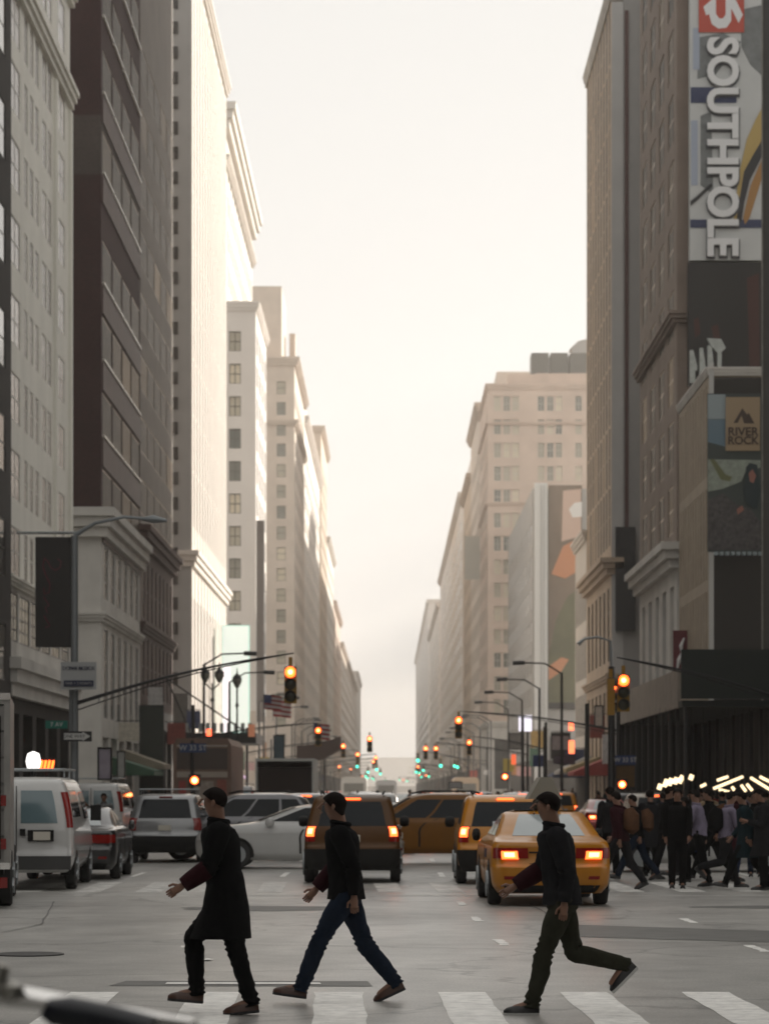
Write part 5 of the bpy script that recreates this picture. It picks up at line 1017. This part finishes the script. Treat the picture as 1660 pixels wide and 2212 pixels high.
for u0, v0, u1, v1, D, c, e, lab in BS:
    board('shop_sign' if 'banner' not in lab and 'hoarding' not in lab else ('banner' if 'banner' in lab else 'hoarding'), lab, 'banner' if 'banner' in lab else ('hoarding' if 'hoarding' in lab else 'sign'), u0, v0, u1, v1, D, mat('shop_%d_%d' % (u0, v0), c, .5, noise=.25 if not e else 0, scale=3, emit=c if e else None, es=e), th=.15, frame=black if e == 0 else None)
HS = [('cream', (.55, .5, .42)), ('white', (.62, .6, .58)), ('brick red', (.32, .07, .05)), ('dark blue', (.04, .06, .14)), ('black', (.02, .02, .02)), ('grey', (.28, .28, .28)), ('ochre', (.38, .25, .08)), ('dark green', (.03, .1, .06)), ('pink', (.5, .28, .28)), ('orange', (.5, .2, .06))]
for sd_ in (-1, 1):
    for i, (cn_, cc) in enumerate(HS):
        y = 150+i*16+(7 if sd_ > 0 else 0)+random.uniform(-2, 2); z = random.uniform(3.2, 6.5); w_ = random.uniform(.9, 1.8); h_ = random.uniform(.8, 2.2); x0 = sd_*14.95; x1 = sd_*(14.95-w_)
        r_ = empty('hanging_sign', (sd_*14.9, y, z), 0, '%s shop sign projecting from the %s-hand building fronts in the distance' % (cn_, 'left' if sd_ < 0 else 'right'), 'sign', 'hanging shop signs on the '+('left' if sd_ < 0 else 'right'))
        mb = MB(); mb.box(min(x0-sd_*.15, x1), y, z, max(x0-sd_*.15, x1), y+.15, z+h_); mb.build('panel', mat('hs_'+cn_.replace(' ', '_'), cc, .5, noise=.3, scale=4), r_, world=True)
        mb = MB(); mb.tube([(x0, y+.08, z+h_+.08), (x1, y+.08, z+h_+.08)], .03, 5); mb.build('bracket', black, r_, world=True)
# round street lamp globes low on the left, lit
gl = empty('lamp_globe', at(72, 1645, 60), 0, 'bright white lit round lamp beside the orange lights above the white van', 'lamp'); pg = at(72, 1645, 60)
mb = MB(); mb.lathe(pg, [(.02, -.22), (.13, -.17), (.17, 0), (.13, .17), (.02, .22)], 16); mb.build('globe', mat('globe_lit', (1, 1, .98), .3, emit=(1, .98, .95), es=1.05), gl, smooth=True, world=True)
mb = MB(); mb.tube([(pg.x, 60, .0), (pg.x, 60, pg.z-.2)], .06, 8); mb.build('post', black, gl, world=True)
lb = empty('light_bar', at(102, 1652, 62), 0, 'flickering orange letters sign above the white van roof', 'sign'); mb = MB(); pb = at(84, 1662, 62); mb.box(pb.x, 62, pb.z-.05, pb.x+.36, 62.1, pb.z+.25); mb.build('housing', black, lb, world=True)
for i in range(4): mb = MB(); mb.tube([(pb.x+.04+i*.085, 61.97, pb.z), (pb.x+.08+i*.085, 61.97, pb.z+.2)], .03, 6); mb.build('bulb', RED, lb, world=True)
mb = MB(); mb.tube([(pb.x+.18, 62.05, 0), (pb.x+.18, 62.05, pb.z-.05)], .05, 8); mb.build('post', black, lb, world=True)
# ------------------------------------------------------------------ people
def skin_mesh(nodes, edges, rad, sub=1):
    me = bpy.data.meshes.new('s'); names = list(nodes); me.from_pydata([nodes[k_] for k_ in names], [(names.index(a), names.index(b)) for a, b in edges], [])
    o = bpy.data.objects.new('s', me); C.objects.link(o); md = o.modifiers.new('s', 'SKIN'); md.use_smooth_shade = True
    for k_, sv_ in zip(names, me.skin_vertices[0].data): r_ = rad[k_]; sv_.radius = r_ if isinstance(r_, tuple) else (r_, r_); sv_.use_root = (k_ == names[0])
    if sub: o.modifiers.new('d', 'SUBSURF').levels = sub
    dg = bpy.context.evaluated_depsgraph_get(); dg.update(); res = bpy.data.meshes.new_from_object(o.evaluated_get(dg)); bpy.data.objects.remove(o); bpy.data.meshes.remove(me); return res
def person_mesh(pose, coat='jacket', sub=1, hair_len=0):
    """local +Y forward, +X right; angles in degrees, forward positive"""
    th = lambda a: Vector((0, math.sin(R(a)), -math.cos(R(a))))
    lean = pose.get('lean', 3); J = {}; hip = Vector((0, 0, .93))
    up = Vector((0, math.sin(R(lean)), math.cos(R(lean))))
    J['pelvis'] = hip; J['spine'] = hip+up*.18; J['chest'] = hip+up*.38; J['neck'] = hip+up*.56; hd = Vector((0, math.sin(R(lean+pose.get('nod', 4))), math.cos(R(lean+pose.get('nod', 4)))))
    J['head0'] = J['neck']+hd*.07; J['head1'] = J['neck']+hd*.16+Vector((0, .02, 0)); J['head2'] = J['neck']+hd*.245
    for s, n_ in ((-1, 'L'), (1, 'R')):
        t, k_, f = pose['leg'+n_]; J['hip'+n_] = hip+Vector((s*.095, 0, -.03)); J['knee'+n_] = J['hip'+n_]+th(t)*.43; J['ank'+n_] = J['knee'+n_]+th(t-k_)*.42
        fd = Vector((0, math.cos(R(f)), -math.sin(R(f)))); J['heel'+n_] = J['ank'+n_]+Vector((0, -.03, -.03)) ; J['toe'+n_] = J['ank'+n_]+fd*.17+Vector((0, 0, -.05))
        a, e_ = pose['arm'+n_]; J['sh'+n_] = J['chest']+up*.10+Vector((s*.18, 0, 0)); J['elb'+n_] = J['sh'+n_]+(th(a)+Vector((s*.12, 0, 0))).normalized()*.29; J['wr'+n_] = J['elb'+n_]+(th(a+e_)+Vector((-s*.03, 0, 0))).normalized()*.25
    low = min(min(J['ank'+n_].z-.085, J['toe'+n_].z-.035) for n_ in 'LR'); 
    for k_ in J: J[k_] = J[k_]-Vector((0, 0, low))
    rb = dict(pelvis=(.14, .1), spine=(.12, .09), chest=(.15, .1), neck=.055, head0=(.06, .07), head1=(.075, .092), head2=(.055, .07))
    for n_ in 'LR': rb.update({'hip'+n_: .085, 'knee'+n_: .055, 'ank'+n_: .038, 'toe'+n_: .03, 'sh'+n_: .055, 'elb'+n_: .038, 'wr'+n_: (.026, .026)})
    nd = {k_: J[k_] for k_ in rb}; ed = [('pelvis', 'spine'), ('spine', 'chest'), ('chest', 'neck'), ('neck', 'head0'), ('head0', 'head1'), ('head1', 'head2')]
    for n_ in 'LR': ed += [('pelvis', 'hip'+n_), ('hip'+n_, 'knee'+n_), ('knee'+n_, 'ank'+n_), ('ank'+n_, 'toe'+n_), ('chest', 'sh'+n_), ('sh'+n_, 'elb'+n_), ('elb'+n_, 'wr'+n_)]
    body = skin_mesh(nd, ed, rb, sub); mb = MB(); mb.add(body)
    h1 = J['head1']; f_ = Vector((0, 1, 0))
    mb.tube([h1+Vector((0, .085, .035)), h1+Vector((0, .118, -.005)), h1+Vector((0, .09, -.022))], [.008, .016, .006], 6)      # nose
    mb.tube([h1+Vector((-.022, .088, -.045)), h1+Vector((0, .094, -.045)), h1+Vector((.022, .088, -.045))], [.005, .009, .005], 6)   # lips
    for s in (-1, 1):
        mb.tube([h1+Vector((s*.078, -.01, .03)), h1+Vector((s*.09, -.012, .01)), h1+Vector((s*.078, -.008, -.025))], [.008, .016, .008], 6)  # ears
        mb.lathe(h1+Vector((s*.03, .083, .03)), [(.004, -.008), (.011, -.003), (.011, .003), (.004, .008)], 8, mi=0)
    for s, n_ in ((-1, 'L'), (1, 'R')):      # palm, five fingers
        w = J['wr'+n_]; d = (w-J['elb'+n_]).normalized(); side = Vector((0, 1, 0))-d*d.y; side = side.normalized() if side.length > .1 else Vector((0, 0, 1)); nrm = d.cross(side)*(-s)
        mb.tube([w-d*.015, w+d*.03, w+d*.085], [.026, .033, .030], 8)
        for i, (off, ln) in enumerate(((-.027, .06), (-.009, .072), (.009, .078), (.027, .07))):
            b0 = w+d*.075+side*off; mb.tube([b0, b0+d*ln*.5+nrm*.008, b0+d*ln*.8+nrm*.03], [.0095, .009, .0075], 6)
        mb.tube([w+d*.02+side*.022, w+d*.05+side*.052, w+d*.085+side*.058+nrm*.012], [.012, .011, .009], 6)
    out = {'body': mb}
    # trousers
    tr = MB(); pv = J['pelvis']
    def ell(mb, secs, n=16):      # secs: centre, half width x, half depth y
        base = len(mb.v)
        for c, a, b2 in secs:
            for j in range(n): x = 2*math.pi*j/n; mb.v.append((c.x+a*math.cos(x), c.y+b2*math.sin(x), c.z))
        for k_ in range(len(secs)-1):
            for j in range(n): p, q = base+k_*n+j, base+k_*n+(j+1) % n; mb.f.append((p, q, q+n, p+n)); mb.m.append(0)
        mb.f.append(tuple(base+j for j in range(n))); mb.m.append(0); mb.f.append(tuple(base+(len(secs)-1)*n+j for j in range(n))); mb.m.append(0)
    Z = Vector((0, 0, 1))
    ell(tr, [(pv-Z*.13, .10, .085), (pv-Z*.09, .165, .125), (pv-Z*.02, .178, .135), (pv+Z*.06, .165, .122), (pv+up*.13, .15, .108)])
    for n_ in 'LR':
        h_, k2_, a2_ = J['hip'+n_], J['knee'+n_], J['ank'+n_]; fw = (k2_-h_).normalized().cross(Vector((1, 0, 0)))
        tr.stube([h_+Z*.05, h_, h_.lerp(k2_, .35), h_.lerp(k2_, .75), k2_+fw*.0, k2_.lerp(a2_, .3), k2_.lerp(a2_, .7), k2_.lerp(a2_, 1.0), a2_+(a2_-k2_).normalized()*.035], [.08, .105, .098, .082, .075, .074, .066, .062, .066], 16)
    out['trousers'] = tr.wrinkle(.010, [J['kneeL'], J['kneeR'], J['ankL'], J['ankR']], 3)
    # top: jacket, coat or shirt
    hem = {'jacket': -.06, 'coat': -.36, 'shirt': -.02}[coat]; pad = {'jacket': .022, 'coat': .03, 'shirt': .006}[coat]
    tp = MB(); sp2, ch2, nk = J['spine'], J['chest'], J['neck']; fl = .035 if coat == 'coat' else 0
    ys = (J['kneeL'].y+J['kneeR'].y)/2-pv.y
    secs = [(pv+Z*hem+Vector((0, ys*.5 if coat == 'coat' else 0, 0)), .175+pad+fl, .14+pad+fl*(2.2 if coat == 'coat' else 1)), (pv+Z*hem*.4, .172+pad+fl*.4, .135+pad+fl*.8), (pv+Z*.06, .16+pad, .125+pad), (sp2, .152+pad, .115+pad), (ch2-up*.04, .172+pad, .125+pad), (ch2+up*.08, .185+pad, .122+pad), (ch2+up*.13, .165+pad, .105+pad), (nk-up*.025, .095+pad*.6, .075+pad*.5), (nk+up*.03, .066+pad*.4, .066+pad*.4)]
    s2 = []
    for (c0, a0, b0), (c1, a1, b1) in zip(secs, secs[1:]): s2 += [(c0.lerp(c1, t), lerp(a0, a1, t), lerp(b0, b1, t)) for t in (0, .25, .5, .75)]
    ell(tp, s2+[secs[-1]], 24)
    # collar
    tp.tube([nk+Vector((.07*math.cos(x)*1.05, .07*math.sin(x)-.004, .02+.012*math.sin(x))) for x in [2*math.pi*i/16 for i in range(17)]], .017+pad*.25, 6)
    for n_ in 'LR':
        s0, e0, w0 = J['sh'+n_], J['elb'+n_], J['wr'+n_]; tp.stube([s0+Vector((-.03 if n_ == 'R' else .03, 0, .015)), s0, s0.lerp(e0, .35), s0.lerp(e0, .8), e0, e0.lerp(w0, .4), e0.lerp(w0, .92)], [.05+pad, .066+pad, .062+pad*.9, .052+pad*.8, .052+pad*.7, .046+pad*.6, .036+pad*.6], 14)
    out[coat] = tp.wrinkle(.009, [J['elbL'], J['elbR'], J['spine']], 7)
    # shoes: sole + upper
    for n_ in 'LR':
        m2 = MB(); a, t = J['ank'+n_], J['toe'+n_]; d = (t-a+Vector((0, 0, .05))).normalized(); u2 = Vector((0, -d.z, d.y)); 
        b0 = a-u2*.075-d*.055
        def ring(q, w_, h_): return [q+Vector((w_*math.cos(x), 0, 0))+u2*(h_*max(math.sin(x), -.02)) for x in [2*math.pi*i/14 for i in range(14)]]
        secs = [(0, .028, .06), (.03, .038, .085), (.09, .040, .1), (.15, .043, .075), (.21, .047, .055), (.26, .038, .04), (.285, .016, .02)]
        base = 0
        for q_, w_, h_ in secs: m2.v += [tuple(p_) for p_ in ring(b0+d*q_, w_, h_)]
        for k_ in range(len(secs)-1):
            for j in range(14): a_, c_ = k_*14+j, k_*14+(j+1) % 14; m2.f.append((a_, c_, c_+14, a_+14)); m2.m.append(0)
        m2.f += [tuple(range(14)), tuple(range(14*6, 14*7))]; m2.m += [0, 0]
        for k_ in range(len(secs)-1):       # sole
            (q0, w0, _), (q1, w1, _) = secs[k_], secs[k_+1]; A = b0+d*q0; B = b0+d*q1; X0, X1 = Vector((w0+.004, 0, 0)), Vector((w1+.004, 0, 0)); dn = u2*-.022
            for pts in ([A-X0, A+X0, B+X1, B-X1], [A-X0+dn, A+X0+dn, B+X1+dn, B-X1+dn], [A-X0, B-X1, B-X1+dn, A-X0+dn], [A+X0, B+X1, B+X1+dn, A+X0+dn]): m2.q(pts, 1)
        out['shoe'+n_] = m2
    # hair cap
    m3 = MB(); hc = h1+Vector((0, -.012, .03)); n1, n2 = 18, 9
    for i in range(n2+1):
        for j in range(n1):
            a_ = 2*math.pi*j/n1; fr = .5+.5*math.sin(a_); mxp = R(lerp(128, 60, fr**1.3)); ph = mxp*i/n2
            r_ = Vector(((.088+.004*math.sin(5*a_))*math.sin(ph)*math.cos(a_), .108*math.sin(ph)*math.sin(a_), .098*math.cos(ph)+.004*math.sin(3*a_)))
            if i == n2: r_.z -= hair_len*(1-fr)
            m3.v.append(tuple(hc+r_))
    for i in range(n2):
        for j in range(n1): a_, c_ = i*n1+j, i*n1+(j+1) % n1; m3.f.append((a_, c_, c_+n1, a_+n1)); m3.m.append(0)
    out['hair'] = m3; out['J'] = J; return out
cloth = lambda nm, c: mat('cloth_'+nm, c, .9, spec=.08, noise=.25, scale=7, bump=.6)
CL = dict(black=cloth('black', (.006, .006, .0065)), charcoal=cloth('charcoal', (.016, .016, .018)), navy=cloth('navy', (.02, .03, .06)), denim=cloth('denim', (.014, .021, .036)), olive=cloth('olive', (.032, .032, .022)), maroon=cloth('maroon', (.028, .007, .010)), lilac=cloth('lilac', (.2, .175, .235)), teal=cloth('teal', (.010, .022, .027)), brown=cloth('brown', (.09, .045, .025)), grey=cloth('grey', (.16, .16, .16)), white=cloth('white', (.38, .37, .36)), red=cloth('red', (.2, .02, .02)), tan=cloth('tan', (.30, .22, .14)), green=cloth('green', (.04, .09, .05)), blue=cloth('blue', (.03, .06, .12)))
hairm = mat('hair_dark', (.008, .005, .004), .8, spec=.1); shoe_b = mat('shoe_brown', (.07, .03, .018), .4); shoe_k = mat('shoe_black', (.012, .012, .012), .4); sole_w = mat('sole_white', (.5, .5, .48), .6); sole_k = mat('sole_dark', (.02, .02, .02), .6)
def person(pose, top, bottom, coat='jacket', shoe=shoe_k, sole=sole_k, sk=skinm, bag=None, **k):
    P_ = person_mesh(pose, coat, **k); r_ = empty('person', (0, 0, 0)); body = P_['body'].build('body', sk, r_, smooth=True, ang=70)
    P_['trousers'].build('trousers', bottom, r_, smooth=True, ang=70); P_[coat].build(coat, top, r_, smooth=True, ang=70)
    for n_ in 'LR': P_['shoe'+n_].build('shoe', [shoe, sole], r_, smooth=True, ang=40)
    P_['hair'].build('hair', hairm, r_, smooth=True, ang=80)
    if bag: 
        J = P_['J']; mb = MB(); c_ = J['chest']+Vector((0, -.2, -.02)); mb.tube([c_+Vector((0, 0, -.24)), c_+Vector((0, -.03, -.2)), c_+Vector((0, -.03, .05)), c_+Vector((0, .01, .17))], [.10, .15, .15, .08], 10)
        bg_ = mb.build('backpack', bag, r_, smooth=True)
    return r_, P_
WALK = [dict(legL=(30, 8, -8), legR=(-20, 18, 25), armL=(-22, 20), armR=(12, 30), lean=5, nod=12), dict(legL=(-8, 4, 0), legR=(38, 42, -5), armL=(16, 40), armR=(-18, 15), lean=6), dict(legL=(20, 6, 0), legR=(-14, 62, 45), armL=(-15, 20), armR=(20, 38), lean=7, nod=9),
        dict(legL=(2, 2, 0), legR=(-3, 2, 0), armL=(6, 20), armR=(-3, 14), lean=1), dict(legL=(4, 5, 0), legR=(-4, 3, 0), armL=(18, 85), armR=(5, 30), lean=2, nod=16)]
WALK[1].update(legL=(-12, 4, 6))
mar = CL['maroon']
a1, P1 = person(WALK[1], CL['black'], CL['black'], 'coat', shoe=shoe_b)
a2, P2 = person(WALK[0], CL['black'], CL['denim'], 'jacket', shoe=shoe_b, hair_len=.05)
a3, P3 = person(WALK[2], CL['charcoal'], CL['olive'], 'jacket', sole=sole_w)
def cuffs(r_, P_, m, which):
    J = P_['J']
    for n_ in which: mb = MB(); mb.tube([J['elb'+n_].lerp(J['wr'+n_], t) for t in (.02, .35, .7, .93)], [.080, .078, .070, .062], 12); mb.build('sleeve_cuff', m, r_, smooth=True)
cuffs(a1, P1, mar, 'L'); cuffs(a2, P2, mar, 'R'); cuffs(a3, P3, mar, 'R')
def setp(r_, X, Y, rz, label, group=None): r_.location = (X, Y, .006 if Y < 56 else r_.location.z); r_.rotation_euler = (0, 0, R(rz)); tag(r_, label, 'person', group); return r_
GP = 'people crossing close to the camera'
setp(a1, -1.30, 21.7, 90, 'person in a long black coat and brown shoes, leftmost of the three near walkers', GP)
setp(a2, -.36, 22.9, 88, 'person in a black coat and blue jeans striding left before the centre taxi', GP)
setp(a3, 1.38, 21.7, 92, 'person in dark jacket and olive trousers with white-soled shoes, striding left before the nearest taxi', GP)
GC = 'people in the crowd on the right crossing'
crowd_specs = [(WALK[0], 'maroon', 'charcoal', 'jacket', 'brown', 1340, 49.0, 60, 'person in a maroon jacket with a backpack at the left edge of the right-hand crowd'),
 (WALK[3], 'black', 'black', 'jacket', None, 1462, 49.5, 175, 'person in a black jacket standing with their back turned before the white sideways sedan'),
 (WALK[1], 'lilac', 'black', 'shirt', None, 1510, 50.4, 70, 'person in a plain lilac shirt and black trousers in the right-hand crowd'),
 (WALK[2], 'lilac', 'charcoal', 'shirt', 'black', 1566, 49.8, -80, 'person in a lilac shirt with a black backpack right of the plain lilac shirt'),
 (WALK[0], 'teal', 'black', 'coat', None, 1612, 49.0, 80, 'person in a teal coat near the right edge of the crowd'),
 (WALK[4], 'charcoal', 'black', 'coat', None, 1648, 48.6, 95, 'person in a charcoal coat cut by the right photo edge')]
CP = []
for pz, t, b_, ct, bg_, u, D, rz, lab in crowd_specs:
    r_, P_ = person(pz, CL[t], CL[b_], ct, bag=CL[bg_] if bg_ else None, sub=1); setp(r_, at(u, D=D).x, D, rz, lab, GC); CP.append(r_)
def clone(i, X, Y, rz, top, bot, label, group):
    o = copy_tree(CP[i])
    for ch in o.children:
        nm = ch.name.split('.')[0]
        if nm in ('jacket', 'coat', 'shirt'): ch.material_slots[0].link = 'OBJECT'; ch.material_slots[0].material = CL[top]
        if nm == 'trousers': ch.material_slots[0].link = 'OBJECT'; ch.material_slots[0].material = CL[bot]
    o.name = 'person'; kerb = abs(X) > 11.2 and Y > 50; o.location = (X, Y, .146 if kerb else .006); o.rotation_euler = (0, 0, R(rz)); s_ = random.uniform(.93, 1.04); o.scale = (s_, s_, s_)
    tag(o, label, 'person', group); return o
k2 = [(1375, 53.8, 'black', 'denim', 0, 80, 'person in black top and jeans right behind the maroon jacket'), (1405, 56.6, 'charcoal', 'black', 5, 10, 'person in charcoal standing left of the black-jacketed figure, seen past the white sedan nose'),
 (1436, 54.5, 'black', 'charcoal', 2, -85, 'person in black striding right, just left of the turned-back black jacket'), (1487, 55.4, 'navy', 'black', 4, 85, 'person in a navy coat between the black jacket and the lilac shirt'), (1537, 54.0, 'black', 'black', 0, 88, 'person all in black between the two lilac shirts'),
 (1588, 53.2, 'maroon', 'navy', 5, -60, 'person in a maroon coat between the backpack and the teal coat'), (1630, 56.2, 'black', 'denim', 1, 175, 'person in black and jeans between the teal and charcoal coats'), (1318, 55, 'charcoal', 'black', 1, 20, 'person in charcoal just right of the nearest taxi roof corner')]
for u, D, t, b_, i, rz, lab in k2: clone(i, at(u, D=D).x, D, rz, t, b_, lab, GC)
tops = ['black', 'charcoal', 'navy', 'maroon', 'red', 'white', 'grey', 'tan', 'green', 'blue', 'teal', 'brown', 'lilac', 'olive']; bots = ['black', 'denim', 'grey', 'olive', 'tan', 'navy', 'brown', 'charcoal']
combos = [(t, b_) for t in tops for b_ in bots if t != b_]; random.shuffle(combos)
kinds = {0: 'jacket and backpack', 1: 'jacket', 2: 'shirt', 3: 'shirt and backpack', 4: 'coat', 5: 'coat with bowed head'}
zones = [('right sidewalk before the sidewalk shed', 12, (9.3, 11.2), (70, 100)), ('right sidewalk beside the ribbed tower', 16, (8.2, 14.2), (118, 200)), ('right-hand kerb behind the crossing crowd', 10, (6.2, 9.6), (64, 76)), ('left sidewalk before the brown tower', 14, (-14.2, -10.6), (112, 165)), ('right sidewalk before the mural in the distance', 12, (9.5, 14.2), (206, 300)), ('left kerb beside the silver SUV', 4, (-9.4, -7.2), (68, 78)), ('left sidewalk past the black canopy', 10, (-14.2, -9.8), (206, 300)), ('middle of the road deep in the traffic', 12, (-6.2, 6.6), (137, 141))]
for zn, cnt, xr, yr in zones:
    for _ in range(cnt):
        t, b_ = combos.pop(); i = random.randrange(6); clone(i, random.uniform(*xr), random.uniform(*yr), random.choice((0, 180, 90, -90, 30, 200)), t, b_, '%s %s, %s trousers, person, %s' % (t, kinds[i] if i not in (0, 3) else kinds[i].split(' and ')[0], b_, zn.replace('right sidewalk', 'right sidewalk')), 'people on the '+zn)
# ------------------------------------------------------------------ bicycle in the foreground, only its handlebar reaches into view
bk_ = empty('bicycle', (-.8, 7.0, 0), 0, 'silver bicycle handlebar with a black grip poking in at the bottom left corner', 'bicycle')
def AT(u, v, d=5.0): return at(u, v, d*1.4)
mb = MB(); mb.tube([AT(-60, 2135, 5.02), AT(20, 2150), AT(90, 2160), AT(160, 2172), AT(250, 2190, 4.97), AT(330, 2203, 4.95), AT(420, 2216, 4.92)], [.030, .030, .027, .025, .023, .020, .017], 14); mb.build('handlebar', chrome, bk_, smooth=True, world=True)
mb = MB(); pts = [AT(100, 2205, 4.9), AT(115, 2188, 4.9), AT(150, 2188, 4.9), AT(230, 2202, 4.88), AT(330, 2224, 4.86)]; mb.tube(pts, [.022, .037, .042, .040, .034], 14); mb.build('grip', mat('grip_black', (.012, .014, .02), .35), bk_, smooth=True, world=True)
mb = MB(); mb.tube([AT(-8, 2120, 4.98), AT(4, 2085, 4.98)], [.028, .022], 10).lathe(AT(24, 2142, 4.96), [(.0, -.03), (.031, -.017), (.034, .014), (.0, .031)], 12); mb.build('bell', mat('bell_metal', (.3, .29, .26), .3, metal=.8), bk_, smooth=True, world=True)
mb = MB(); st_ = Vector(AT(-60, 2135, 5.02)); mb.tube([st_, st_+Vector((-.14, .05, -.03)), (-1.25, 7.2, .9)], .018, 8); mb.build('stem', chrome, bk_, smooth=True, world=True)
mb = MB(); fx, fy = -1.25, 7.2; mb.tube([(fx, fy, .9), (fx+.12, fy, .34)], .018, 8).tube([(fx, fy, .85), (fx-.62, fy, .3)], .02, 8).tube([(fx-.02, fy, .78), (fx-.60, fy, .82)], .018, 8).tube([(fx-.62, fy, .3), (fx-.60, fy, .82), (fx-.6, fy, .95)], .018, 8).tube([(fx-.62, fy, .3), (fx-1.05, fy, .34), (fx-.6, fy, .8)], .012, 8); mb.build('frame', black, bk_, smooth=True, world=True)
for x in (fx+.12, fx-1.05):
    mb = MB(); n_ = 36; mb.tube([(x+.33*math.cos(2*math.pi*i/n_), fy, .345+.33*math.sin(2*math.pi*i/n_)) for i in range(n_+1)], .018, 8); wh = mb.build('wheel', rubber, bk_, smooth=True, world=True)
    mb = MB(); [mb.tube([(x, fy, .345), (x+.31*math.cos(2*math.pi*i/14), fy, .345+.31*math.sin(2*math.pi*i/14))], .0025, 4) for i in range(14)]; mb.build('spoke_set', steel, wh, world=True)
mb = MB(); mb.tube([(fx-.72, fy, .98), (fx-.6, fy, .99), (fx-.45, fy, .97)], [.06, .07, .02], 10); mb.build('saddle', black, bk_, smooth=True, world=True)
# ------------------------------------------------------------------ haze
mb = MB(); mb.box(-130, -40, -1.2, 130, 2600, 90)
hm = bpy.data.materials.new('haze'); hm.use_nodes = True; n = hm.node_tree.nodes; n.clear()
ho = n.new('ShaderNodeOutputMaterial'); pv = n.new('ShaderNodeVolumePrincipled'); pv.inputs['Color'].default_value = (1.0, .965, .92, 1)
pv.inputs['Density'].default_value = 0.00036; pv.inputs['Anisotropy'].default_value = 0.6
hm.node_tree.links.new(pv.outputs[0], ho.inputs['Volume'])
tag(mb.build('haze', hm), kind='stuff')
